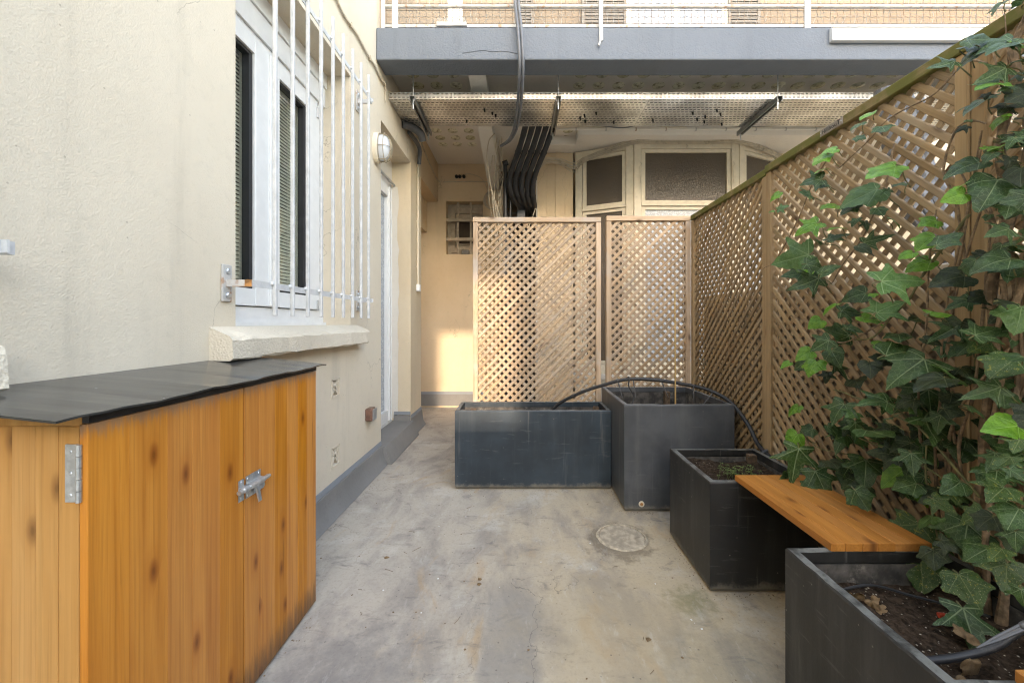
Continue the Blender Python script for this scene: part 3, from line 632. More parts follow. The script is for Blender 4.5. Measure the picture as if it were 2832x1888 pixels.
b = MB(); b.box(bx0+.19, bx0+.285, 4.97, 5.03, bz0+.002, bz0+.06, .006); b.tube([(bx0+.215, 4.97, bz0+.03), (bx0+.215, 4.966, bz0+.03)], .015, 10); b.tube([(bx0+.255, 4.97, bz0+.03), (bx0+.255, 4.966, bz0+.03)], .015, 10); tag(b.build('socket_box', M['shutter']), 'small grey double socket box standing on the little barred window ledge', 'socket box')
# bay window
def bay_seg(p, q, lowmat, topmat, hooks):
    p, q = Vector((*p, 0)), Vector((*q, 0)); ux = (q-p).normalized(); L = (q-p).length; uy = Vector((-ux.y, ux.x, 0))
    Mx = Matrix(((ux.x, uy.x, 0, p.x), (ux.y, uy.y, 0, p.y), (0, 0, 1, 0), (0, 0, 0, 1)))
    z0, zt0, zt1, z1 = .50, 2.255, 2.30, 2.925
    f = MB(Mx); f.box(0, .075, 0, .08, z0, z1).box(L-.075, L, 0, .08, z0, z1).box(.075, L-.075, .004, .08, 2.865, z1).box(.075, L-.075, -.012, .08, zt0+.012, zt1-.012).box(.075, L-.075, .002, .08, z0, .60)
    fo = f.build('bay_window', M['cream'], rb)
    for (a0, a1, mat) in ((zt1-.012, 2.865, topmat), (.60, zt0+.012, lowmat)):
        s = MB(Mx); s.box(.08, .118, .012, .06, a0+.004, a1-.004).box(L-.118, L-.08, .012, .06, a0+.004, a1-.004).box(.118, L-.118, .012, .06, a0+.004, a0+.04).box(.118, L-.118, .012, .06, a1-.036, a1-.004)
        s.build('sash', M['cream'], fo)
        g = MB(Mx); g.box(.118, L-.118, .035, .041, a0+.04, a1-.036); g.build('pane', mat, fo)
    s = MB(Mx); s.box(-.01, L+.01, -.05, .1, .452, .498); s.box(-.005, L+.005, -.02, .1, .40, .45); s.box(0, L, .0, .1, .0, .398); s.build('ledge', M['whitepaint'], fo)
    if hooks:
        h = MB(Mx)
        for x in (.06, L-.06): h.tube([(x, -.008, 2.72), (x+.012, -.012, 2.70), (x-.008, -.012, 2.67), (x+.004, -.008, 2.5)], .003, 5)
        h.tube([(L/2-.01, -.01, 2.905), (L/2+.008, -.014, 2.885), (L/2-.006, -.01, 2.87)], .006, 6); h.build('window_hook', M['beige'], fo, smooth=True)
bay_seg((.60, 4.40), (1.17, 4.15), M['frosted'], M['frosted'], False)
bay_seg((1.18, 4.15), (2.27, 4.15), M['frostblue'], M['frosted'], True)
bay_seg((2.28, 4.15), (2.88, 4.42), M['frostblue'], M['frosted'], False)
# upper facade above the balcony
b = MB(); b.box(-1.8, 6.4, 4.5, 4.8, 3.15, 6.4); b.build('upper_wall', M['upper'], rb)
for x0, x1, kind in ((-.05, .14, 'shutter'), (.68, 1.18, 'shutter'), (1.24, 2.25, 'pane'), (2.32, 2.68, 'shutter'), (-.82, -.66, 'frame')):
    b = MB()
    if kind == 'shutter':
        b.box(x0, x0+.03, 4.455, 4.499, 3.16, 5.4).box(x1-.03, x1, 4.455, 4.499, 3.16, 5.4); s = b.build('louvre_shutter', M['shutter'], rb)
        l = MB()
        for i in range(56): l.box(x0+.03, x1-.03, 4.462, 4.492, 3.17+i*.04, 3.17+i*.04+.028)
        l.build('louvre_slats', M['shutter'], s, stuff=True)
    elif kind == 'pane':
        b.box(x0-.07, x0, 4.46, 4.499, 3.16, 5.4).box(x1, x1+.06, 4.46, 4.499, 3.16, 5.4).box((x0+x1)/2-.03, (x0+x1)/2+.03, 4.462, 4.499, 3.16, 5.4); s = b.build('balcony_window', M['whitepaint'], rb)
        for xa, xb in ((x0, (x0+x1)/2-.03), ((x0+x1)/2+.03, x1)): l = MB(); l.box(xa, xb, 4.475, 4.485, 3.16, 5.4); l.build('pane', M['curtain'], s)
    else: b.box(x0, x1, 4.46, 4.499, 3.16, 5.4); b.build('balcony_window', M['upvc'], rb)

# ------------------------------------------------------------------ balcony: beam, soffit, glass lenses
bal = thing('balcony', 'grey blue concrete balcony beam and soffit with round glass lenses', 'balcony', (0, 2.834, 2.92))
b = MB(); n = 40; b.box(WX+.002, 4.3, 2.834, 3.02, 2.92, 3.15, .006); b.build('fascia_beam', M['greypaint'], bal)
b = MB(); b.box(WX+.002, 4.3, 3.021, 4.5, 3.02, 3.148); b.box(WX+.002, 4.3, 4.5, 5.2, 3.021, 3.147); b.build('soffit', M['soffit'], bal)
b = MB(); b.prism([(-.40, 3.021, 3.019), (-.40, 3.021, 2.93), (-.40, 4.949, 2.70), (-.40, 4.949, 3.019)], (.13, 0, 0)); b.build('cross_beam', M['whitepaint'], bal)
b = MB(); b.tube(curve([(-.42, 2.8325, 2.965), (-.36, 2.8325, 2.972), (-.27, 2.8325, 2.984), (-.21, 2.8325, 2.975), (-.12, 2.8325, 2.978), (-.02, 2.8325, 2.96)], 6), [.0012]*31, 4); b.build('crack', M['gasket'], bal, stuff=True)
def lens_me():
    b = MB(); b.lathe((0, 0, 0), (0, 0, -1), [(.052, -.01), (.052, .002), (.046, .004), (.03, .009), (.008, .011)], 18); return b
proto = None
for row in range(9):
    y = 3.156 + row*.1555
    for x in [-.862+.161*i for i in range(3)] + ([.48 + .1655*i + .02*row*.0 for i in range(16)] if row < 9 else []):
        if proto is None: proto = lens_me().build('glass_lens', M['lens'], bal, smooth=True, origin=(0, 0, 0)); o = proto
        else: o = proto.copy(); COL.objects.link(o); o.parent = bal
        o.location = Vector((x + random.uniform(-.004, .004), y, 3.0195)) - Vector(WPOS[bal.name]); o.rotation_euler.z = random.random()*6
# railing with wire mesh and bird net
rl = thing('balcony_railing', 'white balcony railing with rusty wire mesh and string net', 'railing', (0, 2.87, 3.15))
b = MB(); b.tube([(WX+.03, 2.87, 3.325), (4.3, 2.87, 3.325)], .0125, 10); b.build('rail', M['rustwhite'], rl, smooth=True)
b = MB(); b.tube([(WX+.03, 2.87, 4.10), (4.3, 2.87, 4.10)], .018, 10); b.build('handrail', M['steelwhite'], rl, smooth=True)
b = MB(); b.box(WX+.03, 4.3, 2.866, 2.875, 3.176, 3.196); b.build('bottom_rail', M['rustwhite'], rl)
for x, wd in ((WX+.045, .012), (-.905, .020), (.568, .010), (2.055, .020), (3.55, .02)): b = MB(); b.box(x-wd, x+wd, 2.852, 2.8655, 3.151, 4.09); b.build('post', M['steelwhite'], rl)
b = MB(); b.box(.556, .58, 2.822, 2.832, 3.05, 3.34); b.tube(curve([(.568, 2.826, 3.06), (.556, 2.82, 3.03), (.55, 2.815, 3.005)], 4), .007, 6); b.build('strap', M['steelwhite'], rl)
b = MB()
def crimp(p, q, n, amp, ax):
    out = []
    for i in range(n+1):
        v = Vector(p).lerp(Vector(q), i/n); v[ax] += amp*(1 if i % 2 else -1); out.append(v)
    return out
for i in range(150):
    x = WX+.06 + i*.048
    if x > 4.28: break
    b.tube(crimp((x, 2.884, 3.198), (x, 2.884, 3.70), 20, .0022, 0), .0020, 4, False)
for k in range(11):
    z = 3.215 + k*.048; b.tube(crimp((WX+.05, 2.887, z), (4.28, 2.887, z), 200, .0018, 2), .0022, 4, False)
b.build('wire_mesh', M['wire'], rl, stuff=True)
b = MB(); rr = random.Random(4)
for k in range(20):
    z = 3.20 + k*.02; b.tube([(WX+.05 + i*.11, 2.90 + .01*math.sin(i*1.7+k), z + rr.uniform(-.004, .004)) for i in range(49)], .0005, 3, False)
for i in range(75):
    x = WX+.1 + i*.07 + rr.uniform(-.03, .03)
    b.tube(curve([(x + rr.uniform(-.02, .02), 2.895, 3.70), (x + rr.uniform(-.02, .02), 2.892, 3.52), (x + rr.uniform(-.03, .03), 2.898, 3.38), (x + rr.uniform(-.03, .03), 2.893, 3.28), (x + rr.uniform(-.03, .03), 2.896, 3.2)], 4), .0015, 4, False)
b.build('string_net', M['net'], rl, stuff=True)
b = MB(); rn = random.Random(8)
for k in range(26): b.tube([(-.60+.008*k+rn.uniform(-.003,.003), 2.858, 3.197), (-.60+.008*k+rn.uniform(-.01,.01), 2.850, 3.226+rn.uniform(-.006,.012))], .0022, 4)
b.box(-.605, -.39, 2.846, 2.862, 3.172, 3.2); b.build('net_scrap', M['net'], rl)
t = thing('awning_strip', 'long white lacquered metal strip screwed to the grey balcony beam', 'metal strip', (2.0, 2.8, 3.03))
b = MB(); b.box(2.19, 4.6, 2.80, 2.8335, 3.035, 3.135, .004); b.box(2.19, 4.6, 2.793, 2.7995, 3.125, 3.141); b.build('profile', M['white_gloss'], t)
for x in (2.37, 2.76, 3.15, 3.5): b = MB(); b.lathe((x, 2.8, 3.122), (0, -1, 0), [(.005, 0), (.004, .003)], 8); b.build('screw', M['zinc'], t)

# ------------------------------------------------------------------ cable tray hung under the soffit
ct = thing('cable_tray', 'perforated galvanised cable tray hung on rods below the balcony', 'cable tray', (0, 3.3, 2.79))
def slotted(b, fn, u0, u1, v0, v1, pu, rows, su, sv, stag=True):
    """sheet with slots: fn(u,v)->point"""
    ph = (v1-v0)/rows
    for r in range(rows):
        a = v0 + r*ph; m0, m1 = a + (ph-sv)/2, a + (ph+sv)/2
        b.quad(fn(u0, a), fn(u1, a), fn(u1, m0), fn(u0, m0)); b.quad(fn(u0, m1), fn(u1, m1), fn(u1, a+ph), fn(u0, a+ph))
        u = u0; k = 0; nxt = u0 + (.5*pu if (stag and r % 2) else .12*pu)
        while nxt + su < u1:
            b.quad(fn(u, m0), fn(nxt, m0), fn(nxt, m1), fn(u, m1)); u = nxt + su; nxt += pu
        b.quad(fn(u, m0), fn(u1, m0), fn(u1, m1), fn(u, m1))
secs = ((-1.03, 1.003), (1.006, 3.2), (3.203, 4.25))
for x0, x1 in secs:
    b = MB(); slotted(b, lambda u, v: (u, v, 2.793), x0, x1, 3.103, 3.53, .0335, 12, .0225, .0115)
    o = b.build('tray_bed', M['galv'], ct); md = o.modifiers.new('sheet', 'SOLIDIFY'); md.thickness = .0012
    for y in (3.10, 3.533):
        b = MB(); slotted(b, lambda u, v: (u, y, v), x0, x1, 2.790, 2.842, .0335, 2, .020, .0085, False)
        o = b.build('tray_side', M['galv'], ct); md = o.modifiers.new('sheet', 'SOLIDIFY'); md.thickness = .0012
for x in (-.835, .287, 1.985):
    b = MB(); xx = x + (.0 if x > -.5 else -.0)
    b.box(xx-.021, xx-.018, 3.05, 3.63, 2.748, 2.788).box(xx+.018, xx+.021, 3.05, 3.63, 2.748, 2.788).box(xx-.018, xx+.018, 3.05, 3.63, 2.785, 2.788).box(xx-.018, xx-.010, 3.05, 3.63, 2.748, 2.751).box(xx+.010, xx+.018, 3.05, 3.63, 2.748, 2.751)
    ch = b.build('strut_channel', M['galvdark'], ct)
    for y in (3.08, 3.60):
        b = MB(); b.tube([(xx, y, 2.70), (xx, y, 3.018)], .0045, 8); b.build('rod', M['zinc'], ch, smooth=True)
        b = MB(); b.lathe((xx, y, 2.737), (0, 0, 1), [(.009, 0), (.009, .008)], 6); b.build('nut', M['zinc'], ch)
for k in range(9): b = MB(); b.tube(curve([(-1.0 + .5*i, 3.135+.045*k + .006*math.sin(i*1.7+k), 2.819) for i in range(11)], 3), .0215, 7); b.build('slot_shade_tube', M['greycable'], ct, smooth=True)  # added dark tubes stand in for the shade inside the tray
b = MB()
for x, y in ((-.30, 3.25), (-.24, 3.30), (-.215, 3.34), (-.47, 3.43), (.62, 3.30), (.53, 3.34), (.50, 3.38), (.55, 3.43), (.80, 3.45), (1.13, 3.42), (1.60, 3.26), (1.42, 3.30), (1.66, 3.32), (1.55, 3.36), (1.50, 3.40), (1.58, 3.44), (1.75, 3.48)):
    b.tube([(x, y, 2.80), (x+.003, y-.004, 2.768)], [.010, .006], 6)
b.build('cable_tie_ends', M['black'], ct)
# ------------------------------------------------------------------ cables and pipes
cb = thing('cable_bundle', 'two dark grey cables looping from the railing down under the cable tray', 'cables', (-.05, 2.8, 2.8))
for k in range(2):
    o = k*.024
    pts = [(-.055+o, 2.80, 4.2), (-.052+o, 2.80, 3.6), (-.042+o, 2.80, 3.30), (-.022+o, 2.79, 3.10), (-.012+o, 2.79, 2.93), (-.012+o, 2.86, 2.82), (-.025+o, 3.05, 2.735), (-.055+o, 3.35, 2.70), (-.11+o*.8, 3.58, 2.695), (-.19+o*.4, 3.72, 2.70)]
    b = MB(); b.tube(curve(pts, 8), .011, 10); b.build('cable', M['greycable'], cb, smooth=True)
b = MB(); b.box(-.065, .015, 2.786, 2.814, 3.342, 3.352); b.tube([(.01, 2.79, 3.347), (.055, 2.785, 3.345)], .004, 5); b.build('cable_tie', M['black'], cb)
sl = thing('pipe_bundle', 'five black foam sleeved pipes bending down from the cable tray', 'pipes', (.1, 3.7, 2.5))
for k in range(5):
    x = .02 + k*.062; s = k*.030
    pts = [(x+.03, 3.42, 2.845), (x+.015, 3.58, 2.80), (x-.03, 3.72, 2.70), (x-.10, 3.9, 2.58), (x-.140, 4.02, 2.49), (x-.125-k*.006, 4.10, 2.40), (x-.09-k*.012, 4.2, 2.34), (x-.04-k*.02, 4.34, 2.315), (x-.02-k*.03, 4.55, 2.31), (x-.02-k*.03, 4.85, 2.30), (x-.02-k*.03, 5.15, 2.25)]
    cv = curve(pts, 7); b = MB(); b.tube(cv, [.0265*(1+.03*math.sin(i*.9+k)) for i in range(len(cv))], 12); pp = b.build('sleeve', M['sleeve'], sl, smooth=True)
    jn = MB()
    for i in (16, 27, 38): jn.tube([cv[i], cv[i]+(cv[i+1]-cv[i]).normalized()*.01], .0305, 12)
    jn.build('joint_ring', M['black'], pp)
t = thing('shaft_pipes', 'dark vertical pipes in the dark brown shaft behind the lattice', 'pipes', (-.1, 4.6, 0))
for x, y, r, z1 in ((-.165, 4.15, .022, 2.73), (-.115, 4.22, .014, 2.62), (.10, 5.05, .05, 2.4), (-.02, 5.0, .03, 2.7)):
    b = MB(); b.tube([(x, y, .05), (x, y, z1)], r, 10); b.build('pipe', M['black'], t, smooth=True)
b = MB(); b.tube([(-.19, 4.15, 2.70), (-.14, 4.15, 2.72)], .03, 8); b.build('collar', M['black'], t)
b = MB(); b.tube([(.035, 4.45, 1.9), (.03, 4.45, 2.55)], .010, 8); b.build('pipe', M['beige'], t, smooth=True)
b = MB(); b.box(-.30, -.18, 5.1, 5.199, 1.4, 2.8); b.build('timber_strip', M['ochre'], t)
t = thing('junction_box', 'grey green junction box in the dark pipe shaft', 'junction box', (0, 4.43, 2.2))
b = MB(); b.box(-.045, .045, 4.38, 4.44, 2.20, 2.31, .005); b.build('casing', M['stake'], t); b = MB(); b.tube([(-.18, 4.41, 2.25), (-.045, 4.41, 2.265)], .008, 6); b.build('inlet', M['black'], t)
t = thing('black_cable_coil', 'thick black cable coil hanging in the pipe shaft', 'cable coil', (.06, 4.4, 1.95))
b = MB()
for k in range(5):
    r0 = .125 + .006*k; pts = [(.05 + r0*math.cos(u), 4.33 + .012*k, 1.93 + r0*.9*math.sin(u)) for u in [i*.26 for i in range(26)]]; b.tube(pts, .011, 7)
b.tube(curve([(-.16, 4.2, 2.3), (-.17, 4.2, 2.05), (-.15, 4.22, 1.85), (-.05, 4.25, 1.93), (.06, 4.28, 1.87)], 6), .013, 7); b.tube(curve([(-.2, 4.2, 1.8), (-.13, 4.2, 1.95), (-.02, 4.22, 1.9), (.03, 4.25, 1.78)], 6), .013, 7)
b.build('loops', M['black'], t, smooth=True)
t = thing('cream_cable_coil', 'coil of thin cream cable hanging beside the small barred window', 'cable coil', (-.35, 4.9, 2.5))
b = MB()
for k in range(4):
    r0 = .098 + .007*k; b.tube([(-.345 + r0*math.cos(u), 4.93 - .008*k, 2.56 + r0*math.sin(u)) for u in [i*.27 for i in range(25)]], .0042, 5)
b.build('loops', M['beige'], t, smooth=True)
b = MB(); rr = random.Random(9)
for k in range(13):
    x = -.26 + rr.uniform(-.03, .06); y = 4.3 + rr.uniform(-.2, .5)
    b.tube(curve([(x, y, 2.98), (x + rr.uniform(-.04, .02), y, 2.8), (x + rr.uniform(-.05, .06), y, 2.55), (x + rr.uniform(-.05, .06), y, 2.3), (x + rr.uniform(-.06, .08), y, 2.05), (x + rr.uniform(-.08, .1), y, 1.7)], 6), .0035, 5)
for k in range(3): b.tube(curve([(-.24, 3.6, 2.76), (-.30, 3.7, 2.73), (-.33, 3.85, 2.62), (-.30, 4.0, 2.4), (-.27+.03*k, 4.1, 2.1), (-.2, 4.15, 1.8)], 6), .005, 5)
b.tube(curve([(.155, 4.34, 2.62), (.13, 4.34, 2.45), (.17, 4.34, 2.35), (.09, 4.3, 2.1), (.05, 4.3, 1.9)], 6), .0045, 5)
tag(b.build('loose_cables', M['beige'], smooth=True), 'tangle of thin cream cables hanging in the dark pipe shaft', 'cables', kind='stuff')
t = thing('bay_cables', 'bundle of cream cables draped along the top of the bay window', 'cables', (1.5, 4.1, 2.95))
for k in range(6):
    z = 2.90 + .011*k; d = .012 + .004*(k % 2)
    pts = [(.15, 4.34, 2.66 + .02*k), (.26, 4.31-d, 2.76+.012*k), (.42, 4.33-d, 2.765+.012*k), (.58, 4.38-d, 2.70+.012*k+.02*(k % 3)), (.70, 4.345-d, 2.80+.010*k), (1.15, 4.138-d, 2.895+.011*k), (1.4, 4.135-d, z), (1.9, 4.135-d, z+.003), (2.28, 4.135-d, z), (2.85, 4.395-d, 2.86+.008*k)]
    b = MB(); b.tube(curve(pts, 7), .0048, 5); b.build('cable', M['beige'], t, smooth=True)
t = thing('flexible_ducts', 'dark grey flexible ducts slanting behind the brown lattice and ivy', 'ducts', (2.1, 2.1, 1.2))
for k in range(4):
    cv = curve([(1.86+.085*k, 2.05+.03*k, 2.25), (1.93+.085*k, 2.06+.03*k, 1.9), (2.02+.08*k, 2.05, 1.6), (2.16+.07*k, 2.0, 1.32), (2.22+.06*k, 1.95, .4), (2.22+.06*k, 1.95, .02)], 14)
    b = MB(); b.tube(cv, [.036 + .0028*(i % 2) for i in range(len(cv))], 10); b.build('duct', M['stake'], t)
t = thing('ceiling_pipe', 'thin cream pipe clipped along the ceiling behind the cable tray', 'pipe', (1.5, 3.95, 2.98))
b = MB(); b.tube([(.2, 3.99, 2.985), (4.5, 3.99, 2.985)], .012, 8); b.build('pipe', M['soffit'], t, smooth=True)
for i in range(14): b = MB(); b.lathe((.55+.30*i, 3.99, 2.985), (1, 0, 0), [(.017, -.006), (.017, .006)], 8); b.build('clip', M['rustwhite'], t)
t = thing('ceiling_cable', 'wavy dark and cream cables strung behind the cable tray', 'cable', (1.5, 3.7, 2.95))
for k, mat in enumerate(('greycable', 'beige')):
    b = MB(); b.tube(curve([(.3+.22*i, 3.74+.02*k, 2.905 + .012*math.sin(i*1.9+k) - (.02 if i % 5 == 3 and k == 0 else 0)) for i in range(18)], 5), .005+.001*k, 6); b.build('sheath', M[mat], t, smooth=True)
t = thing('alcove_cable', 'beige cable fixed round the corner of the ochre alcove with a socket', 'cable', (-.9, 4.9, 2.78))
b = MB(); b.tube(curve([(WX+.008, 4.0, 2.93), (WX+.008, 4.3, 2.86), (WX+.01, 4.6, 2.82), (WX+.014, 4.93, 2.80), (-.9, 4.942, 2.795), (-.6, 4.942, 2.80), (-.41, 4.942, 2.795)], 7), .006, 6); b.tube(curve([(-.78, 4.935, 2.86), (-.65, 4.93, 2.89), (-.5, 4.93, 2.84), (-.42, 4.92, 2.70), (-.40, 4.92, 2.5)], 7), .004, 5)
b.build('sheath', M['beige'], t, smooth=True)
b = MB()
for x in (-.80, -.76, -.71): b.lathe((x, 4.945, 2.86), (0, -1, 0), [(.022, 0), (.018, .03), (.008, .04)], 8)
b.build('connector', M['black'], t, smooth=True)
t = thing('pipe_elbow', 'dark grey plastic pipe elbow under the left end of the tray', 'pipe', (-.95, 3.5, 2.7))
b = MB(); b.tube(curve([(-1.03, 3.45, 2.77), (-.96, 3.50, 2.765), (-.90, 3.56, 2.74), (-.89, 3.60, 2.69)], 6), .035, 10); b.tube(curve([(-1.0, 3.55, 2.75), (-.985, 3.85, 2.74), (-1.0, 3.9, 2.6)], 5), .02, 8); b.build('elbow', M['stake'], t, smooth=True)

# ------------------------------------------------------------------ lattice screens
def trellis(label, loc, rz, W, H, slope, rise, ms, mf, mt, sp=.0578, sw=.0205, cap=.0):
    t = thing('trellis_panel', label, 'trellis', loc, 'wooden lattice screens'); t.rotation_euler.z = rz
    fw, dp = .036, .020
    def part(name, mat, x0, x1, y0, y1, z0, z1, ch=.003, ax='X'):
        # boards keep their grain along local X
        L = (x1-x0) if ax == 'X' else (z1-z0); Wd = (z1-z0) if ax == 'X' else (x1-x0); b = MB(); b.box(0, L, y0, y1, -Wd/2, Wd/2, ch)
        o = b.build(name, mat); o.parent = t
        if ax == 'X': o.location = (x0, 0, (z0+z1)/2)
        else: o.location = ((x0+x1)/2, 0, z0); o.rotation_euler = (0, -math.pi/2, 0)
        return o
    part('stile', mf, 0, fw, -dp, dp, .0, H-.036, ax='Z'); part('stile', mf, W-fw, W, -dp, dp, .0, H-.036, ax='Z')
    part('top_rail', mt, -.0, W, -dp-.003-cap, dp+.003, H-.0355, H, ax='X'); part('bottom_rail', mf, fw+.001, W-fw-.001, -dp+.002, dp-.002, .03, .066)
    x0, x1, z0, z1 = fw-.012, W-fw+.012, .05, H-.03
    th = math.atan(slope)
    for layer, sgn in ((0, rise), (1, -rise)):
        # lines z = sgn*slope*x + c ; horizontal pitch sp
        cs = sp*slope; lo = min(z0 - sgn*slope*x for x in (x0, x1)); hi = max(z1 - sgn*slope*x for x in (x0, x1))
        c = lo + cs*(.35 + .3*layer)
        while c < hi - cs*.2:
            pts = []
            xa, xb = x0, x1
            za, zb = sgn*slope*xa + c, sgn*slope*xb + c
            def xz(z): return (z-c)/(sgn*slope)
            lo_x, hi_x = sorted((xz(z0), xz(z1))); xa, xb = max(xa, lo_x), min(xb, hi_x)
            if xb - xa > .03:
                L = (xb-xa)/math.cos(th); y0, y1 = (-.0085, -.0003) if layer == 0 else (.0003, .0085)
                h = sw/2*(1+random.uniform(-.06, .06)); k = .0028
                if layer == 0: prof = [(y0, -h+k), (y0, h-k), (y0+k, h), (y1, h), (y1, -h), (y0+k, -h)]
                else: prof = [(y0, -h), (y0, h), (y1-k, h), (y1, h-k), (y1, -h+k), (y1-k, -h)]
                b = MB(); b.prism([(0, py, pz) for py, pz in prof], (L, 0, 0)); o = b.build('slat', ms); o.parent = t
                o.location = (xa, random.uniform(-.0004, .0004), sgn*slope*xa + c + random.uniform(-.0012, .0012)); o.rotation_euler = (0, -sgn*th + random.uniform(-.004, .004), 0)
            c += cs
    return t
FB = 2.872
trellis('pale weathered lattice screen, the wide one behind the blue planter', (-.346, FB, 0), 0, .919, 1.805, 1.0, 1, M['slat_back'], M['frame_back'], M['frame_back'])
trellis('pale weathered lattice screen, the narrow one behind the tall planter', (.611, FB, 0), 0, .605, 1.815, 1.0, 1, M['slat_back'], M['frame_back'], M['frame_back'])
FX = 1.235
trellis('brown lattice side screen beside the corner, just past the tall planter', (FX, 2.85, 0), -math.pi/2, .876, 1.815, 1.0, 1, M['slat_side'], M['frame_side'], M['frame_moss'])
tp = trellis('brown lattice side screen with mossy rail and small name plate', (FX-.003, 1.973, 0), -math.pi/2, .893, 1.825, 1.0, -1, M['slat_side'], M['frame_side'], M['frame_moss'], cap=.004)
trellis('brown lattice side screen nearest the camera, half buried in ivy', (FX+.002, 1.079, 0), -math.pi/2, .893, 1.825, 1.0, 1, M['slat_side'], M['frame_side'], M['frame_moss'])
# name plate on the rail
b = MB(); b.box(.372, .485, -.0315, -.028, 1.7935, 1.8205, .001); pl = b.build('name_plate', M['plate']); pl.parent = tp
fc = bpy.data.curves.new('lettering', 'FONT'); fc.body = 'HillhouT'; fc.size = .0245; fc.extrude = .0004; fc.align_x = 'CENTER'; fc.align_y = 'CENTER'; fc.space_character = 1.05
tf = bpy.data.objects.new('text', fc); COL.objects.link(tf); bpy.context.view_layer.update(); lm = bpy.data.meshes.new_from_object(tf.evaluated_get(bpy.context.evaluated_depsgraph_get())); bpy.data.objects.remove(tf)
fo = bpy.data.objects.new('lettering', lm); COL.objects.link(fo); fo.parent = pl; fo.location = (.4285, -.0321, 1.8065); fo.rotation_euler = (R(90), 0, 0); lm.materials.clear(); lm.materials.append(M['ink'])
b = MB()
for x in (.378, .479): b.lathe((x, -.0316, 1.807), (0, -1, 0), [(.0025, 0), (.002, .001)], 8)
o = b.build('nail', M['zinc']); o.parent = pl
# low wall behind the side screens
gw = thing('garden_wall', 'low brown wall behind the side lattice screens', 'garden wall', (1.36, .9, 0))
b = MB(); b.box(1.33, 1.42, -2.5, 2.9, 0, 1.21); b.build('wall', M['reed'], gw)
b = MB(); b.box(1.315, 1.435, -2.5, 2.9, 1.2105, 1.235, .004); b.build('coping', M['soffit'], gw)
# ------------------------------------------------------------------ planters
def planter(label, x0, x1, y0, y1, h, mat, soil_z, wl=.024, soilmat='soil', group='dark square planters'):
    t = thing('planter', label, 'planter', ((x0+x1)/2, (y0+y1)/2, 0), group); g = .004
    NS = 12; rp = random.Random(int(x0*1000)); jt = [(rp.uniform(-1, 1), rp.uniform(-1, 1)) for _ in range(4*NS)]
    def ring(a, z, j=0.0):                                  # slightly bowed sides, worn uneven rim
        cs = [(x0+a, y0+a), (x1-a, y0+a), (x1-a, y1-a), (x0+a, y1-a)]; nn = ((0, -1), (1, 0), (0, 1), (-1, 0)); out = []
        for q in range(4):
            p, r_ = cs[q], cs[(q+1) % 4]
            for i in range(NS):
                f = i/NS; w_ = .0035*math.sin(math.pi*f)*math.sin(min(1, z/h)*math.pi*.8); ja, jb = jt[q*NS+i]
                out.append((p[0]+(r_[0]-p[0])*f + nn[q][0]*(w_+ja*j), p[1]+(r_[1]-p[1])*f + nn[q][1]*(w_+ja*j), z + jb*j*.8 - (j*2.5 if (jb > .9 and j) else 0)))
        return out
    b = MB(); c = .005; N4 = 4*NS; lv = [ring(.010, g), ring(.003, .012+g), ring(0, .02), ring(0, h*.4), ring(0, h*.75), ring(0, h-c, .0006), ring(c*.6, h, .0010), ring(wl, h, .0010), ring(wl, h-.03), ring(wl-.010, h-.0305), ring(wl-.010, .05)]
    vs = sum(lv, []); fs = [(i*N4+k, i*N4+(k+1) % N4, (i+1)*N4+(k+1) % N4, (i+1)*N4+k) for i in range(len(lv)-1) for k in range(N4)] + [tuple(range(N4)), tuple(range(len(vs)-N4, len(vs)))]
    b.add(vs, fs); b.build('shell', mat, t)
    b = MB(); a = wl-.0035
    for q in ((x0+a, x0+a+.003, y0+a, y1-a), (x1-a-.003, x1-a, y0+a, y1-a), (x0+a+.003, x1-a-.003, y0+a, y0+a+.003), (x0+a+.003, x1-a-.003, y1-a-.003, y1-a)): b.box(*q, .06, h-.034)
    b.build('lining', M['innerwall'], t)
    n = 26; b = MB(); xs = [x0+a+.003+(x1-x0-2*a-.006)*i/n for i in range(n+1)]; ys = [y0+a+.003+(y1-y0-2*a-.006)*j/n for j in range(n+1)]
    b.add([(x, y, soil_z + random.uniform(-.004, .004) + .012*math.sin(x*17)*math.cos(y*13)) for y in ys for x in xs], [(j*(n+1)+i, j*(n+1)+i+1, (j+1)*(n+1)+i+1, (j+1)*(n+1)+i) for j in range(n) for i in range(n)])
    o = b.build('soil', M[soilmat], t, smooth=True); o['kind'] = 'stuff'
    return t
p1 = planter('long low slate blue planter in front of the wide lattice screen', -.417, .568, 2.507, 2.80, .496, M['planter_blue'], .37)
p2 = planter('tallest planter, dark grey cube with drain hole at its foot', .573, 1.185, 2.212, 2.838, .594, M['planter_grey'], .40)
p3 = planter('glossy black planter with weeds under the far end of the wooden seat', .733, 1.152, 1.546, 1.962, .431, M['planter_black'], .38)
p4 = planter('dark planter nearest the camera, full of soil and ivy', .729, 1.152, .668, 1.099, .431, M['planter_black'], .345)
M['batten'] = plain('damp_brown_batten', (.12,.075,.045), .85, var=.3, sc=60)
# corner battens and drain plug
def batten(x, y, z0, z1, par, s=.018): b = MB(); b.box(x-s, x+s, y-s, y+s, z0, z1, .002); b.build('corner_batten', M['batten'], par)
batten(-.33, 2.765, .1, .455, p1); batten(.52, 2.765, .1, .47, p1); batten(1.02, 2.79, .2, .57, p2); batten(1.112, 1.922, .1, .415, p3)
b = MB(); b.lathe((.668, 2.2115, .045), (0, -1, 0), [(.016, 0), (.016, .004), (.010, .005)], 14); b.build('drain_rim', M['cream'], p2); b = MB(); b.lathe((.668, 2.2065, .045), (0, -1, 0), [(.009, 0), (.006, .0005)], 12); b.build('drain_plug', M['rust'], p2)
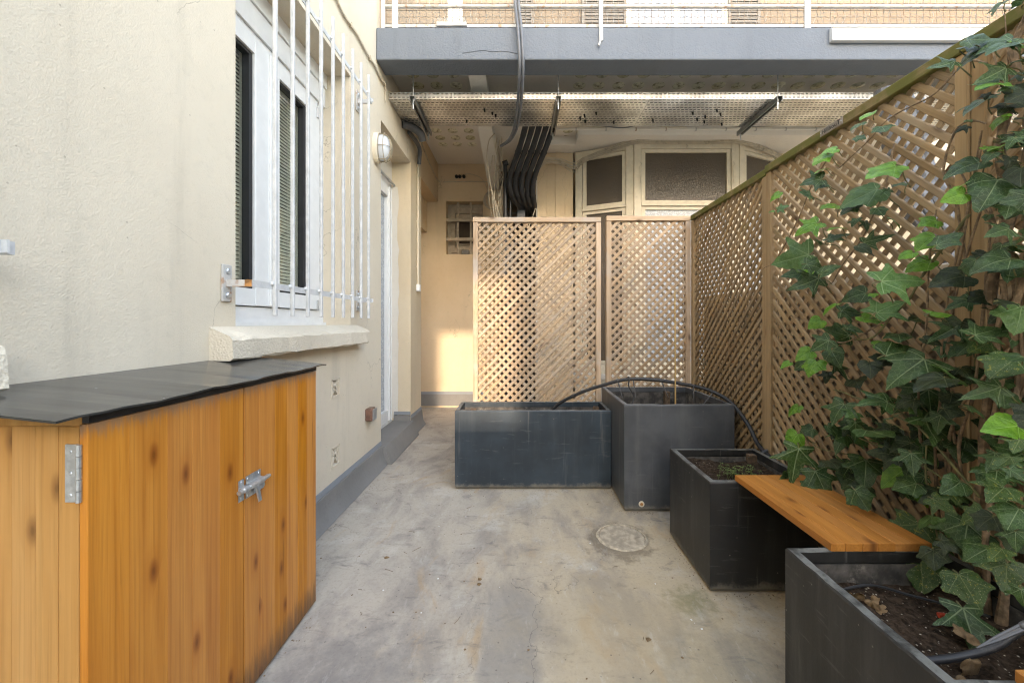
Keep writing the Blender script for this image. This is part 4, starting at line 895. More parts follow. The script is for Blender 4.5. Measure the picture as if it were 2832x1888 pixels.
# wooden seat board across two planters
sb = thing('seat_board', 'orange pine board bridging the two black planters as a seat', 'board', (.97, 1.32, .432))
yy0, yy1, zz0, zz1 = 1.076, 1.562, .432, .454
xe = [.838, .878, .924, .966, 1.012, 1.062, 1.112]
for i in range(6):
    b = MB(); x0, x1 = xe[i], xe[i+1]-.0006; L = yy1-yy0; b.box(0, L, -(x1-x0)/2, (x1-x0)/2, 0, zz1-zz0, .0012)
    o = b.build('plank', M['pine_bench']); o.parent = sb; o.location = ((x0+x1)/2-.97, yy0-1.32, 0); o.rotation_euler.z = math.pi/2
# wooden block corner at bottom right
t = thing('seat_board', 'end of another pale pine board cut off by the bottom right corner', 'board', (1.03, .6, .432))
b = MB(); b.box(-.0, .25, -.22, 0, 0, .022, .002); o = b.build('plank', M['pine_bench']); o.parent = t; o.location = (-.18, .087, 0)
# cane, weeds, dead leaves, droppers
t = thing('bamboo_cane', 'thin upright bamboo cane stuck in the tall grey planter', 'cane', (.90, 2.32, .39))
b = MB(); b.tube([(.90, 2.32, .38), (.899, 2.322, .75), (.898, 2.325, 1.235)], [.0045, .0042, .0032], 7); b.build('stick', M['cane'], t, smooth=True)
b = MB(); rr = random.Random(21)
for k in range(55):
    x, y = .93+rr.gauss(0, .05), 1.74+rr.gauss(0, .04); z = .372; h = rr.uniform(.012, .045); c = rr.uniform(0, 6.28)
    x = min(max(x, .77), 1.11); y = max(y, 1.58)
    b.tube([(x, y, z), (x+rr.uniform(-.01, .01), y+rr.uniform(-.01, .01), z+h)], .0007, 3)
    for q in range(3):
        aa = c + q*2.1; dx, dy = math.cos(aa)*.006, math.sin(aa)*.006; b.add([(x, y, z+h), (x+dx-dy*.5, y+dy+dx*.5, z+h+.002), (x+dx*1.8, y+dy*1.8, z+h), (x+dx+dy*.5, y+dy-dx*.5, z+h+.002)], [(0,1,2,3)])
tag(b.build('weeds', M['weed']), 'patch of tiny green seedlings and straw in the glossy black planter', 'weeds', kind='stuff')
hz = thing('irrigation_hose', 'black irrigation hose arching over the planters along the lattice', 'hose', (.9, 2.4, .6))
pts = [(.18, 2.68, .40), (.24, 2.64, .505), (.38, 2.56, .60), (.52, 2.50, .66), (.65, 2.46, .70), (.80, 2.43, .703), (.95, 2.40, .685), (1.10, 2.36, .655), (1.19, 2.27, .60), (1.215, 2.14, .51), (1.205, 2.03, .435), (1.195, 1.93, .41), (1.185, 1.80, .40), (1.175, 1.6, .41), (1.18, 1.4, .38), (1.17, 1.15, .38)]
b = MB(); b.tube(curve(pts, 9), .0105, 10); b.build('tube', M['hose'], hz, smooth=True)
def dropper(p, d, L=.11):
    p, d = Vector(p), Vector(d).normalized(); b = MB(); u = d.orthogonal().normalized()*.0045
    b.lathe(p - d*.012, d, [(.007, 0), (.0075, .012), (.006, .016), (.003, .018)], 8)
    b.tube([p+u*.8, p+d*L*.5+u*.6, p+d*L], [.0028, .0026, .001], 5); b.tube([p-u*.8, p+d*L*.5-u*.6, p+d*L], [.0028, .0026, .001], 5); b.tube([p, p+d*L*.9], [.0016, .0006], 4)
    b.build('dripper_spike', M['stake'], hz, smooth=True)
for p, d in (((.60, 2.47, .69), (.25, -.1, -1)), ((.69, 2.45, .70), (.12, -.05, -1)), ((.85, 2.42, .70), (.42, -.1, -1)), ((1.03, 2.38, .67), (.03, 0, -1)), ((1.13, 2.34, .64), (-.7, -.1, -.75)), ((1.19, 1.94, .425), (-.8, -.25, -.15))): dropper(p, d)
b = MB(); b.tube(curve([(.64, 2.46, .70), (.665, 2.45, .715), (.66, 2.44, .66), (.69, 2.44, .60), (.67, 2.43, .54), (.64, 2.43, .50)], 6), .004, 6); b.build('drip_line', M['hose'], hz, smooth=True)
h2 = thing('drip_hose', 'short black drip hose with spike lying on the soil by the camera', 'hose', (.95, .73, .36))
b = MB(); b.tube(curve([(.79, .82, .355), (.84, .815, .360), (.90, .808, .375), (.956, .80, .402), (1.01, .80, .438), (1.08, .81, .45), (1.14, .83, .43)], 8), .0075, 10); b.build('tube', M['hose'], h2, smooth=True)
hz = h2; dropper((.990, .785, .452), (-.86, .02, -.42), .10)
b = MB(); b.tube(curve([(.83, 1.04, .352), (.92, 1.045, .362), (1.0, 1.02, .352), (1.12, .95, .35)], 6), .0035, 6); b.build('drip_line', M['hose'], h2, smooth=True)
t = thing('red_connector', 'small red plastic hose connector lying on the planter soil', 'connector', (1.01, .93, .355))
b = MB(); b.lathe((.99, .945, .357), (1, -.25, .05), [(.006, 0), (.0065, .012), (.005, .014), (.0055, .03), (.003, .032)], 8); b.build('body', M['red'], t, smooth=True)
# ------------------------------------------------------------------ drain lid
t = thing('drain_cover', 'round painted drain lid set in the concrete floor', 'drain cover', (.493, 1.95, 0))
b = MB(); b.lathe((.493, 1.95, .001), (0, 0, 1), [(.108, 0), (.108, .003), (.100, .005)], 40); b.build('lid', M['drain'], t)
b = MB(); vs = []; n = 48
for k in range(n):
    u = 2*math.pi*k/n; j = random.uniform(-.002, .002)
    for r_, z_ in ((.110, .001), (.111, .0065), (.118+j, .0065), (.123+j, .001)): vs.append((.493+r_*math.cos(u), 1.95+r_*math.sin(u), z_))
b.add(vs, [(k*4+q, k*4+q+1, ((k+1) % n)*4+q+1, ((k+1) % n)*4+q) for k in range(n) for q in range(3)]); b.build('rim', M['drainring'], t)
# ------------------------------------------------------------------ wooden cabinet
cbx = thing('wooden_cabinet', 'low orange pine storage cabinet with black sloping lid and bolt', 'cabinet', (-.9, 1.1, 0))
cx0, cx1, cy0, cy1, ct_ = -1.012, -.767, .706, 1.49, .866; th = .016
def board(name, mat, x0, x1, y0, y1, z0, z1, par, ch=.0015):
    b = MB(); b.box(x0, x1, y0, y1, z0, z1, ch); return b.build(name, mat, par, origin=((x0+x1)/2, (y0+y1)/2, z0))
# side facing the camera: boards edge to edge
e = [cx0, -.955, -.905, -.862, -.822, cx1-th-.003]
sp_ = board('side_panel', M['pine_side'], e[4]+.0003, e[5], cy0+.001, cy0+.017, .012, ct_, cbx)
for i in range(4): board('plank', M['pine_side'], e[i]+.0003, e[i+1]-.0003, cy0+.001, cy0+.017, .012, ct_, cbx, .0008)
board('side_panel', M['pine_side'], cx0, cx1-th-.003, cy1-.017, cy1-.001, .012, ct_, cbx); board('back_panel', M['pine_side'], cx0, cx0+.012, cy0+.018, cy1-.018, .012, ct_, cbx); board('floor_panel', M['pine_side'], cx0+.013, cx1-th-.003, cy0+.018, cy1-.018, .02, .036, cbx)
mid = 1.1035
for (a0, a1, cuts, lab) in ((cy0, mid-.0032, [.0, .075, .16, .225, .31, .396], 'near door with scuffed upper edge'), (mid+.0032, cy1, [.0, .06, .135, .20, .265, .32, .385], 'far door with dark knots')):
    d = board('door', M['pine'], cx1-th, cx1-.001, a0, a0+cuts[1]-.0002, .012, ct_+.004, cbx, .0006); d['label'] = lab
    for i in range(1, len(cuts)-1):
        board('plank', M['pine'], cx1-th, cx1-.001+random.uniform(-.0004, .0004), a0+cuts[i], min(a1, a0+cuts[i+1]-.0002), .012, ct_+.004, d, .0005)
# lid: frame strip and thin sheet sloping to the front
def lz(x): return .893 + .11*(-.74 - x)
b = MB(); b.prism([(cx0, cy0, ct_+.001), (cx1-.012, cy0, ct_+.001), (cx1-.012, cy0, lz(cx1-.012)-.004), (cx0, cy0, lz(cx0)-.004)], (0, .018, 0)); b.build('lid_frame', M['pine_side'], cbx)
b = MB(); b.prism([(cx1-.011, cy0, ct_+.006), (cx1+.001, cy0, ct_+.006), (cx1+.001, cy0, lz(cx1)-.003), (cx1-.011, cy0, lz(cx1)-.003)], (0, cy1-cy0, 0)); b.build('lid_edge', M['gasket'], cbx)
n = 24; b = MB(); vs = []
for i in range(n+1):
    y = .633 + (1.514-.633)*i/n; wv = .0016*math.sin(i*.9) + .001*math.sin(i*2.3)
    vs += [(-1.033, y, lz(-1.033)), (-.88, y, lz(-.88)+wv*.5), (-.74, y, lz(-.74)+wv), (-.74, y, lz(-.74)+wv-.004), (-1.033, y, lz(-1.033)-.004)]
b.add(vs, [(i*5+k, i*5+(k+1) % 5, (i+1)*5+(k+1) % 5, (i+1)*5+k) for i in range(n) for k in range(5)] + [tuple(range(5)), tuple(range(n*5, n*5+5))]); b.build('lid', M['lid'], cbx)
# hinge between side panel and door edge
b = MB(); hy = cy0-.0012; b.box(-.806, -.783, hy-.0012, hy+.0015, .733, .835); hg = b.build('hinge', M['zinc'], cbx)
b = MB()
for i in range(5): b.tube([(-.7805, hy-.002, .733+i*.0205), (-.7805, hy-.002, .733+i*.0205+.0195)], .0042, 8)
b.build('knuckle', M['zinc'], hg, smooth=True)
b = MB()
for z in (.745, .784, .822): b.lathe((-.797, hy-.001, z), (0, -1, 0), [(.0038, 0), (.0028, .0012), (.001, .001)], 10)
b.build('screw', M['zinc'], hg)
# door bolt
fx_ = cx1; b = MB(); b.box(fx_, fx_+.0015, 1.1085, 1.170, .560, .622); bolt = b.build('door_bolt', M['zinc'], cbx)
b = MB(); b.box(fx_, fx_+.0015, 1.079, 1.1005, .562, .620); b.build('keeper_plate', M['zinc'], bolt)
b = MB(); b.tube([(fx_+.010, 1.0845, .5925), (fx_+.010, 1.1005, .5925)], .0085, 12); b.tube([(fx_+.010, 1.1085, .5925), (fx_+.010, 1.168, .5925)], .009, 12); b.box(fx_+.0015, fx_+.008, 1.081, 1.1, .583, .602); b.box(fx_+.0015, fx_+.008, 1.110, 1.168, .583, .602); b.build('barrel', M['zinc'], bolt, smooth=True)
b = MB(); b.tube([(fx_+.010, 1.068, .5925), (fx_+.010, 1.190, .5925), (fx_+.010, 1.198, .5925), (fx_+.010, 1.200, .5925)], [.0062, .0062, .005, .002], 12); b.build('bolt_rod', M['zinc'], bolt, smooth=True)
b = MB(); b.prism([(fx_+.012, 1.128, .588), (fx_+.018, 1.128, .588), (fx_+.026, 1.128, .545), (fx_+.023, 1.128, .542)], (0, .011, 0)); b.prism([(fx_+.006, 1.135, .566), (fx_+.006, 1.172, .566), (fx_+.006, 1.178, .571), (fx_+.006, 1.178, .578), (fx_+.006, 1.172, .584), (fx_+.006, 1.135, .586)], (.003, 0, 0)); b.build('bolt_handle', M['zinc'], bolt)
b = MB()
for y, z in ((1.09, .613), (1.09, .569), (1.116, .614), (1.162, .614), (1.116, .567), (1.162, .567)): b.lathe((fx_+.0015, y, z), (1, 0, 0), [(.0038, 0), (.003, .0014), (.001, .0012)], 10)
b.build('screw', M['zinc'], bolt)

# ------------------------------------------------------------------ ivy
ivy = thing('ivy_plant', 'climbing ivy with dark veined leaves rooted in the nearest planter', 'ivy', (1.10, .95, .345))
HALF = {'lobed': [(.0, .0), (.10, -.13), (.27, -.20), (.50, -.17), (.46, .0), (.42, .13), (.58, .25), (.80, .44), (.55, .45), (.34, .47), (.27, .66), (.15, .88), (0, 1.10)],
        'narrow': [(.0, .0), (.07, -.08), (.20, -.13), (.38, -.14), (.33, .02), (.26, .12), (.42, .26), (.66, .50), (.42, .46), (.21, .46), (.18, .68), (.10, .92), (0, 1.22)],
        'heart': [(.0, .0), (.12, -.10), (.30, -.14), (.46, -.04), (.53, .12), (.54, .26), (.50, .42), (.42, .56), (.33, .70), (.20, .90), (0, 1.12)],
        'broad': [(.0, .0), (.13, -.13), (.34, -.17), (.52, -.06), (.55, .10), (.57, .22), (.66, .34), (.70, .46), (.58, .54), (.44, .60), (.33, .74), (.18, .92), (0, 1.06)]}
def leaf_mesh(kind, seed):
    r = random.Random(seed); h = HALF[kind]; fine = []
    cvp = curve([(x, y, 0) for x, y in h], 3); fine = [(max(0.0, p.x), p.y) for p in cvp]; fine[0] = h[0]; fine[-1] = h[-1]; out = fine + [(-x, y) for x, y in fine[-2:0:-1]]
    out = [(x*(1+r.uniform(-.05, .05)) + r.uniform(-.012, .012), y*(1+r.uniform(-.03, .03))) for x, y in out]; n = len(out)
    cx, cy = 0, .18; rings = (.0, .3, .55, .78, 1.0); vs = [(cx, cy, 0)]
    cup, fold, tw = r.uniform(-.2, .1), r.uniform(.04, .26), r.uniform(-.3, .3); droop = r.uniform(.05, .42)
    for f in rings[1:]:
        for x, y in out:
            px, py = cx+(x-cx)*f, cy+(y-cy)*f
            z = fold*abs(px)*.8 - cup*(px*px) - droop*max(0, py-.2)**2 - .35*px*px + tw*px*py + .04*math.sin(7*px+seed)*math.cos(6*py) - .05*f*f*r.random()*.4
            vs.append((px, py, z))
    fs = [(0, 1+(k+1) % n, 1+k) for k in range(n)]
    for q in range(len(rings)-2):
        a0 = 1+q*n; fs += [(a0+k, a0+(k+1) % n, a0+n+(k+1) % n, a0+n+k) for k in range(n)]
    me = bpy.data.meshes.new('leaf'); me.from_pydata(vs, [], fs); bm = bmesh.new(); bm.from_mesh(me); bmesh.ops.recalc_face_normals(bm, faces=bm.faces); bm.to_mesh(me); bm.free()
    for p in me.polygons: p.use_smooth = True
    return me
LM = {}
for mt, kinds in (('d', ('lobed', 'broad', 'lobed', 'narrow', 'lobed', 'broad', 'heart')), ('g', ('broad', 'lobed', 'lobed')), ('b', ('broad', 'heart', 'lobed', 'broad', 'heart')), ('o', ('broad', 'lobed', 'heart')), ('y', ('lobed', 'broad', 'lobed'))):
    LM[mt] = []
    for i, k in enumerate(kinds):
        me = leaf_mesh(k, i*7+ord(mt)); me.materials.append(M['leaf_'+mt]); LM[mt].append(me)
LEAVES = "1.079,1.388,1.653,0.051,180,b;1.064,1.413,1.633,0.07,160,b;1.057,1.403,1.587,0.048,150,b;1.037,1.415,1.554,0.077,190,d;1.064,1.408,1.534,0.042,170,d;1.04,1.453,1.521,0.061,170,g;1.156,1.814,1.627,0.062,180,b;1.099,1.674,1.534,0.049,10,g;1.037,1.65,1.511,0.026,180,b;1.076,1.182,1.505,0.105,170,b;1.043,1.098,1.43,0.041,180,d;1.145,1.248,1.46,0.037,160,d;1.099,1.284,1.461,0.126,175,g;1.128,1.446,1.476,0.078,160,b;1.089,1.322,1.429,0.062,180,d;1.085,1.205,1.387,0.044,80,d;1.158,1.383,1.399,0.041,120,d;1.132,1.305,1.37,0.039,100,d;1.124,1.196,1.352,0.056,15,b;1.041,1.444,1.397,0.092,165,b;1.06,1.339,1.368,0.059,160,b;1.139,1.283,1.317,0.085,10,d;1.056,1.227,1.278,0.051,80,o;1.142,1.527,1.363,0.049,150,d;1.08,1.363,1.344,0.077,10,d;1.144,1.672,1.32,0.165,190,g;1.16,1.625,1.289,0.068,150,g;1.047,1.423,1.252,0.074,30,d;1.133,1.656,1.251,0.094,180,d;1.132,1.574,1.246,0.046,90,b;1.032,1.437,1.194,0.117,180,d;1.047,1.363,1.23,0.07,20,d;1.122,1.097,1.276,0.073,150,b;1.035,0.969,1.252,0.067,20,d;1.09,1.06,1.319,0.055,170,b;1.072,1.106,1.239,0.044,170,b;1.133,1.129,1.216,0.072,170,b;1.038,1.093,1.167,0.121,25,g;1.07,0.989,1.159,0.09,170,o;1.034,0.947,1.351,0.054,170,b;1.044,0.945,1.375,0.028,150,b;1.121,1.332,1.141,0.082,180,d;1.113,1.257,1.139,0.026,90,b;1.138,1.377,1.089,0.078,20,d;1.141,1.303,1.062,0.074,70,b;1.152,1.481,1.107,0.073,170,b;1.121,1.218,1.097,0.105,0,g;1.082,1.461,1.049,0.061,160,b;1.16,1.455,1.013,0.104,200,d;1.072,1.281,1.03,0.06,40,d;1.116,1.175,1.009,0.067,90,d;1.12,1.243,0.982,0.043,20,b;1.054,1.399,0.973,0.079,170,d;1.098,1.15,0.964,0.116,10,d;1.119,1.421,0.93,0.08,60,d;1.097,1.538,0.928,0.072,150,b;1.068,1.457,0.891,0.082,110,b;1.153,1.638,0.879,0.077,170,d;1.033,1.553,0.888,0.047,180,b;1.157,1.443,0.878,0.082,80,d;1.063,1.213,0.912,0.066,90,o;1.05,1.078,0.927,0.135,175,d;1.158,1.17,1.061,0.089,160,d;1.058,1.007,1.074,0.064,10,b;1.112,1.037,1.029,0.097,165,d;1.085,0.93,1.029,0.069,10,d;1.159,1.085,0.974,0.056,120,d;1.154,1.033,0.983,0.094,155,d;1.136,1.031,1.1,0.063,170,d;1.036,1.163,0.82,0.1,190,d;1.134,1.147,0.835,0.119,150,d;1.062,1.332,0.754,0.102,110,d;1.039,1.117,0.785,0.058,20,d;1.038,1.159,0.73,0.108,100,d;1.115,1.382,0.648,0.105,100,d;1.114,1.55,0.629,0.061,170,d;1.092,1.596,0.703,0.067,160,b;1.059,1.549,0.591,0.095,150,b;1.146,1.071,0.749,0.174,75,d;1.063,0.931,0.848,0.053,30,d;1.056,0.867,0.823,0.081,190,b;1.048,0.899,0.894,0.086,170,d;1.155,0.932,0.884,0.089,170,d;1.037,0.871,1.182,0.081,190,d;1.148,0.989,1.219,0.044,60,o;1.116,0.999,1.442,0.086,180,d;1.081,0.911,1.359,0.121,110,d;1.041,0.836,1.308,0.053,180,d;1.116,0.896,1.298,0.037,170,d;1.04,0.863,1.249,0.053,170,d;1.089,0.918,1.454,0.038,0,b;1.119,0.948,1.45,0.035,170,d;1.119,0.955,1.303,0.02,120,y;1.137,0.939,1.303,0.019,60,y;1.15,0.92,1.402,0.054,60,d;1.141,0.991,1.113,0.054,150,o;1.07,0.877,1.097,0.039,60,o;1.03,0.997,0.902,0.093,160,o;1.139,1.02,0.924,0.055,80,o;1.154,1.371,0.846,0.081,60,o;1.032,0.829,0.976,0.045,150,d;1.091,1.007,1.054,0.04,40,o;1.107,1.216,0.935,0.066,120,o;1.129,1.471,0.853,0.051,90,o;1.083,1.053,1.002,0.047,60,o;1.053,1.195,1.255,0.035,20,o;1.101,0.882,1.668,0.04,20,b;1.105,0.883,1.631,0.05,40,d;1.153,0.965,1.813,0.044,160,d;1.041,0.883,1.58,0.069,165,b;1.156,0.954,1.639,0.025,10,d;1.096,0.939,1.585,0.023,90,o;1.051,0.863,1.557,0.032,170,d;1.143,0.955,1.532,0.04,160,b;1.065,0.873,1.505,0.017,60,b;1.037,0.842,1.432,0.031,140,d;1.078,0.906,1.447,0.034,150,b;1.058,0.9,1.425,0.033,120,d;1.146,1.034,1.555,0.029,170,o;1.104,0.982,1.549,0.019,70,g;1.141,0.907,1.614,0.036,90,d;1.148,1.363,1.722,0.051,120,d;1.12,1.29,1.723,0.051,160,b;1.121,1.232,1.65,0.051,90,d;1.101,1.294,1.651,0.037,40,d;1.097,0.875,1.499,0.025,10,d;1.065,0.878,1.523,0.042,150,o;1.098,0.876,1.545,0.042,70,d;1.122,0.891,1.468,0.047,160,d;1.108,0.903,1.414,0.039,110,o;1.141,0.914,1.786,0.028,150,d;1.02,1.478,0.534,0.158,110,d;1.032,1.518,0.439,0.088,120,d;1.035,1.442,0.451,0.055,80,d;1.078,1.43,0.477,0.122,80,d;1.095,1.367,0.555,0.076,170,d;1.116,1.29,0.572,0.129,100,d;1.148,1.219,0.585,0.104,160,b;1.125,1.11,0.581,0.076,20,b;1.058,1.077,0.674,0.071,90,d;1.047,1.228,0.508,0.076,70,d;1.113,1.019,0.615,0.068,60,y;1.058,1,0.594,0.058,70,y;1.007,0.84,0.692,0.074,130,y;0.999,0.825,0.762,0.055,120,y;1.005,0.811,0.656,0.069,110,d;1.123,1.141,0.437,0.132,105,y;1.097,0.983,0.522,0.109,95,d;1.06,1.135,0.392,0.07,100,y;1.07,1.063,0.383,0.102,110,y;1.122,1.054,0.384,0.068,60,y;1.037,0.925,0.435,0.085,85,y;1.076,1.087,0.322,0.063,80,y;1.085,1.151,0.304,0.047,150,d;1.024,0.84,0.516,0.075,110,y;1.009,0.845,0.56,0.049,120,y;0.992,0.799,0.617,0.044,90,d;0.994,0.88,0.371,0.128,70,d;1.013,0.867,0.618,0.056,150,o;1.064,0.986,0.499,0.055,60,o;1.052,1.016,0.452,0.065,60,o;0.989,0.794,0.749,0.037,60,d;1.047,0.841,0.792,0.043,120,y;0.973,0.773,0.519,0.04,90,d"
rl_ = random.Random(77); petioles = MB(); tips = []
def leaf(X, Y, Z, S, ang, mt, facing=None):
    n = Vector(facing or (-.36, -.56, .74)) + Vector((rl_.gauss(0, .3), rl_.gauss(0, .28), rl_.gauss(0, .25))); n.normalize()
    a = R(ang + rl_.gauss(0, 8)); tdir = Vector((math.cos(a), 0, -math.sin(a))); tdir = (tdir - n*tdir.dot(n))
    if tdir.length < .2: tdir = Vector((0, -.6, -.8)); tdir -= n*tdir.dot(n)
    tdir.normalize(); xd = tdir.cross(n); s = S/1.28
    rot = Matrix((xd, tdir, n)).transposed(); base = Vector((X, Y, Z)) - tdir*s*.42
    o = bpy.data.objects.new('leaf', rl_.choice(LM[mt])); COL.objects.link(o); o.parent = ivy
    o.location = base - Vector(WPOS[ivy.name]); o.rotation_euler = rot.to_euler(); o.scale = (s*rl_.uniform(.92, 1.08), s, s)
    back = Vector((min(1.19, base.x + .04 + .05*rl_.random()), base.y + rl_.uniform(-.02, .05), base.z - .03 - .04*rl_.random())); L = min(1.0, S*9)
    petioles.tube(curve([base + n*.001, base - tdir*.018*L - n*.012*L, base.lerp(back, .6*L), base.lerp(back, L)], 4), .0011 + .0006*L, 5)
nl = 0
for row in LEAVES.split(';'):
    q = row.split(','); leaf(*[float(v) for v in q[:5]], q[5]); nl += 1
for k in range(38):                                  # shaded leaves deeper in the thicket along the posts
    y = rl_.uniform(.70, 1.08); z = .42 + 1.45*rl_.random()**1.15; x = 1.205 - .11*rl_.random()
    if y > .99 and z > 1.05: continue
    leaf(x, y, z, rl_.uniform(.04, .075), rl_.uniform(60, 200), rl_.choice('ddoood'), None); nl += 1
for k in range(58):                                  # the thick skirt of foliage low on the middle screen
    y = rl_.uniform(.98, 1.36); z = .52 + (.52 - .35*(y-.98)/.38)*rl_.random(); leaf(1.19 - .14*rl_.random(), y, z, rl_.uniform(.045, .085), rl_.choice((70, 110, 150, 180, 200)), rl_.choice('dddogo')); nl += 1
for k in range(40):                                  # and the dense right-hand column
    leaf(1.17 - .15*rl_.random(), rl_.uniform(.84, .96), rl_.uniform(.5, 1.75), rl_.uniform(.05, .085), rl_.choice((60, 110, 150, 180)), rl_.choice('dddgdyo')); nl += 1
petioles.build('leaf_stalks', M['stem_young'], ivy, smooth=True, stuff=True)
# woody stems: rows of (X, px-free metres Y, Z)
def stem(pts, r, mat='stem', taper=.75, wob=.006):
    cv = curve(pts, 8); m = len(cv); ph = rl_.random()*6
    cv = [p + Vector((math.sin(i*.55+ph), math.cos(i*.43+ph), .3*math.sin(i*.7)))*wob*min(1, i/6) for i, p in enumerate(cv)]
    b = MB(); b.tube(cv, [r*(1-(1-taper)*i/m)*(1+.16*math.sin(i*1.3+ph)) for i in range(m)], 8); b.build('stem', M[mat], ivy, smooth=True)
stem([(1.13, .985, .33), (1.14, .99, .55), (1.15, .985, .8), (1.155, .975, 1.0), (1.16, .97, 1.2), (1.165, .96, 1.45), (1.17, .95, 1.62), (1.175, .94, 1.72), (1.18, .92, 1.80)], .0105)
stem([(1.15, .945, .33), (1.15, .95, .6), (1.16, .94, .85), (1.165, .93, 1.05), (1.155, .94, 1.2), (1.16, .925, 1.4), (1.17, .90, 1.55)], .013)
stem([(1.12, .93, .33), (1.13, .925, .6), (1.13, .93, .78), (1.15, .92, .95), (1.14, .915, 1.12), (1.16, .90, 1.3)], .010)
stem([(1.15, .90, .33), (1.16, .90, .55), (1.15, .905, .75), (1.165, .895, .95), (1.16, .90, 1.2), (1.17, .88, 1.5)], .014)
stem([(1.13, .96, .33), (1.11, .955, .5), (1.13, .95, .7), (1.12, .94, .88), (1.14, .945, 1.02), (1.12, .935, 1.15)], .007)
stem([(1.17, .97, .6), (1.16, .99, .8), (1.175, 1.0, 1.0), (1.165, .99, 1.15), (1.18, .985, 1.3)], .006)
stem([(1.17, .93, .35), (1.18, .92, .8), (1.17, .91, 1.2), (1.18, .90, 1.6), (1.17, .88, 1.78)], .008)
# the long shoots that wander over the lattice
J = 'stem_young'
stem([(1.16, 1.03, 1.33), (1.15, 1.075, 1.265), (1.15, 1.13, 1.20), (1.14, 1.16, 1.135), (1.14, 1.22, 1.07), (1.13, 1.28, 1.005), (1.14, 1.36, .99)], .0042, J, .6, .002)
stem([(1.185, 1.535, 1.69), (1.18, 1.62, 1.60), (1.17, 1.72, 1.44), (1.165, 1.84, 1.33), (1.17, 1.93, 1.31)], .003, 'stem', .5, .004)
stem([(1.19, 1.27, 1.62), (1.17, 1.26, 1.55), (1.16, 1.28, 1.46), (1.16, 1.31, 1.40), (1.15, 1.38, 1.30), (1.14, 1.46, 1.20), (1.15, 1.55, 1.21)], .003, 'stem', .6, .004)
stem([(1.13, .98, .62), (1.12, 1.10, .74), (1.12, 1.18, .77), (1.12, 1.32, .80), (1.12, 1.43, .81)], .0035, J, .6, .003)
stem([(1.13, .98, .60), (1.11, 1.12, .66), (1.11, 1.28, .67), (1.12, 1.45, .68)], .003, J, .6, .003)
stem([(1.14, 1.2, 1.08), (1.13, 1.40, .98), (1.15, 1.55, 1.03), (1.14, 1.68, 1.08)], .003, 'stem', .6, .004)
stem([(1.12, 1.36, .60), (1.12, 1.5, .58), (1.13, 1.6, .61)], .0022, J, .6, .002)
stem([(1.17, 1.0, 1.70), (1.17, 1.05, 1.735), (1.16, 1.12, 1.69), (1.15, 1.22, 1.69), (1.14, 1.30, 1.655), (1.13, 1.40, 1.60), (1.14, 1.47, 1.625)], .0026, 'stem', .6, .003)
stem([(1.165, 1.04, 1.18), (1.16, 1.06, 1.36), (1.15, 1.085, 1.47), (1.16, 1.05, 1.57), (1.17, 1.0, 1.55)], .0035, 'stem', .6, .003)
stem([(1.12, 1.06, .42), (1.11, 1.09, .62), (1.12, 1.1, .72)], .003, J, .6, .002)
stem([(1.17, .99, 1.73), (1.175, .96, 1.60), (1.175, .97, 1.85)], .002, 'stem', .5, .002)
for k in range(10):
    y = .86+.03*k; stem([(1.17, y, .36+.1*rl_.random()), (1.14+.03*rl_.random(), y+.06*rl_.random(), .6+.2*rl_.random()), (1.15, y+.05*rl_.gauss(0, 1), .9+.2*rl_.random()), (1.17, y+.06*rl_.gauss(0, 1), 1.25+.3*rl_.random())], .0026+.002*rl_.random(), 'stem', .6, .006)
# dead leaves and flecks
rd = random.Random(3)
DL = ('dead brown leaf in the far left corner of the nearest planter', 'dead brown leaf under the thin drip line of the nearest planter', 'dead brown leaf between the drip line and the red connector', 'dead brown leaf lying left of the red hose connector', 'dead brown leaf against the left rim of the nearest planter', 'dead brown leaf lying beside the black drip hose', 'dead brown leaf in front of the drip hose at the near edge', 'dead brown leaf under the large ivy leaf on the soil')
for k, (x, y) in enumerate(((.80, 1.01), (.835, 1.0), (.855, .975), (.88, .965), (.80, .98), (.90, .80), (.84, .77), (.96, .86))):
    me = leaf_mesh('broad', 40+k); me.materials.append(M['deadleaf'])
    if k == 0: root = None
    o = bpy.data.objects.new('dead_leaf', me); COL.objects.link(o); s = rd.uniform(.022, .04); o.scale = (s, s*.8, s*3.2)
    o.location = (x, y, .362 + .006*(k % 3)); o.rotation_euler = (rd.uniform(-.8, .8), rd.uniform(-.8, .8), rd.random()*6)
    tag(o, DL[k], 'dead leaf', 'dead leaves on the planter soil')
b = MB()
for k in range(170):
    x, y = rd.uniform(.76, 1.12), rd.uniform(.69, 1.07); s = rd.uniform(.001, .003); c = rd.random()*6
    z = .35 + .012*math.sin(x*17)*math.cos(y*13); b.add([(x+s*math.cos(c+q*1.57)*(1 if q % 2 else .5), y+s*math.sin(c+q*1.57), z) for q in range(4)] + [(x, y, z+s*.7)], [(0,1,4), (1,2,4), (2,3,4), (3,0,4), (3,2,1,0)])
tag(b.build('perlite', M['perlite']), 'pale flecks of perlite and bark in the planter soil', 'perlite', kind='stuff')
b = MB(); bw = MB()
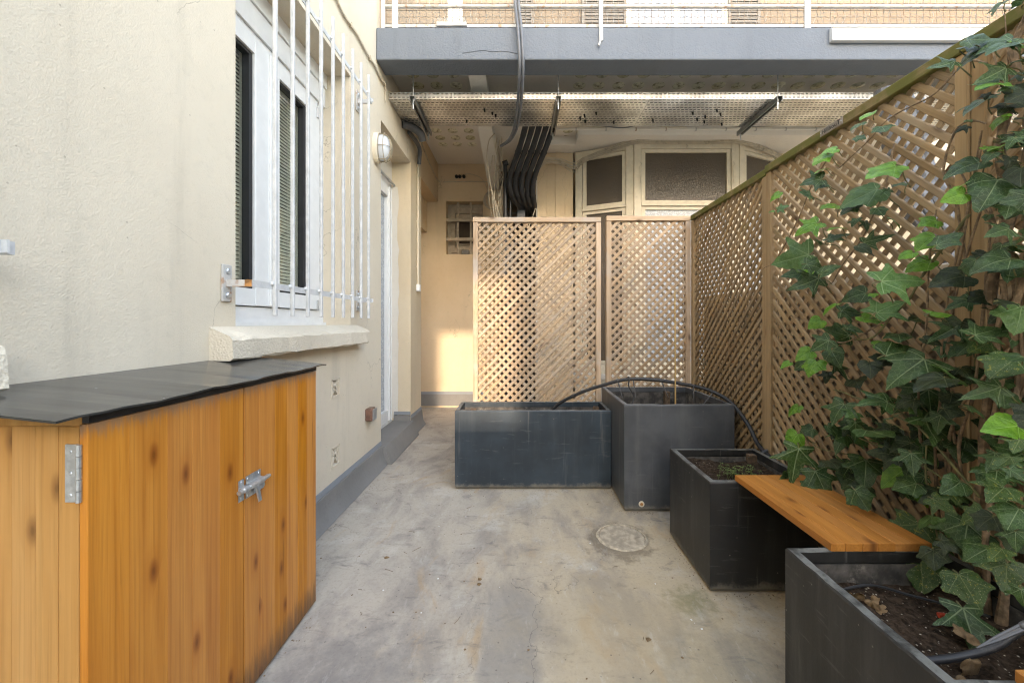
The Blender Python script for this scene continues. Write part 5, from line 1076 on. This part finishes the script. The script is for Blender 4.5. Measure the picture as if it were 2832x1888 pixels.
for k in range(260):
    x, y = rd.uniform(-.95, 1.1), rd.uniform(.75, 4.4); s = rd.uniform(.0015, .0055) * (1.3 if rd.random() < .1 else 1); c = rd.random()*6; z = .001
    q4 = [(x+s*math.cos(c+q*1.57+rd.uniform(-.4, .4))*(1 if q % 2 else .55), y+s*math.sin(c+q*1.57), z) for q in range(4)] + [(x, y, z+s*.35)]
    (bw if rd.random() < .28 else b).add(q4, [(0,1,4), (1,2,4), (2,3,4), (3,0,4), (3,2,1,0)])
for k in range(330):                                # grit gathered along the feet of planters, cabinet and wall
    ex, ey, dx, dy = rd.choice(((.733, 1.546, 0, .41), (.733, 1.546, .42, 0), (.573, 2.212, .16, 0), (-.417, 2.507, .98, 0), (.573, 2.212, 0, .3), (.729, .668, 0, .43), (-.767, .706, 0, .78), (-.97, 1.5, 0, 1.4)))
    u = rd.random(); q = abs(rd.gauss(0, .018)) + .003; x = ex + dx*u - (q if dy and ex > 0 else -q if dy else 0); y = ey + dy*u - (q if dx else 0); s = rd.uniform(.0012, .0038); c = rd.random()*6
    b.add([(x+s*math.cos(c+w_*1.57)*(1 if w_ % 2 else .55), y+s*math.sin(c+w_*1.57), .001) for w_ in range(4)] + [(x, y, .001+s*.5)], [(0,1,4), (1,2,4), (2,3,4), (3,0,4), (3,2,1,0)])
for k in range(26):
    x, y = rd.uniform(-.7, 1.0), rd.uniform(.8, 3.0); c = rd.random()*6; L = rd.uniform(.015, .05); b.tube(curve([(x, y, .002), (x+L*.5*math.cos(c)+rd.uniform(-.006, .006), y+L*.5*math.sin(c), .003), (x+L*math.cos(c), y+L*math.sin(c), .002)], 3), .0008, 3)
for x, y in ((-.60, 1.78), (-.17, 1.63), (-.17, 1.60), (.42, 1.32), (.14, 1.12)):
    b.add([(x+rd.uniform(.006, .014)*math.cos(q*1.05), y+rd.uniform(.006, .014)*math.sin(q*1.05), .002) for q in range(6)] + [(x, y, .007)], [(q, (q+1) % 6, 6) for q in range(6)])
tag(b.build('floor_debris', M['deadleaf']), 'dark crumbs, twigs and leaf bits scattered on the concrete floor', 'debris', kind='stuff')
tag(bw.build('floor_flecks', M['paper']), 'white paint flecks scattered on the concrete floor', 'debris', kind='stuff')
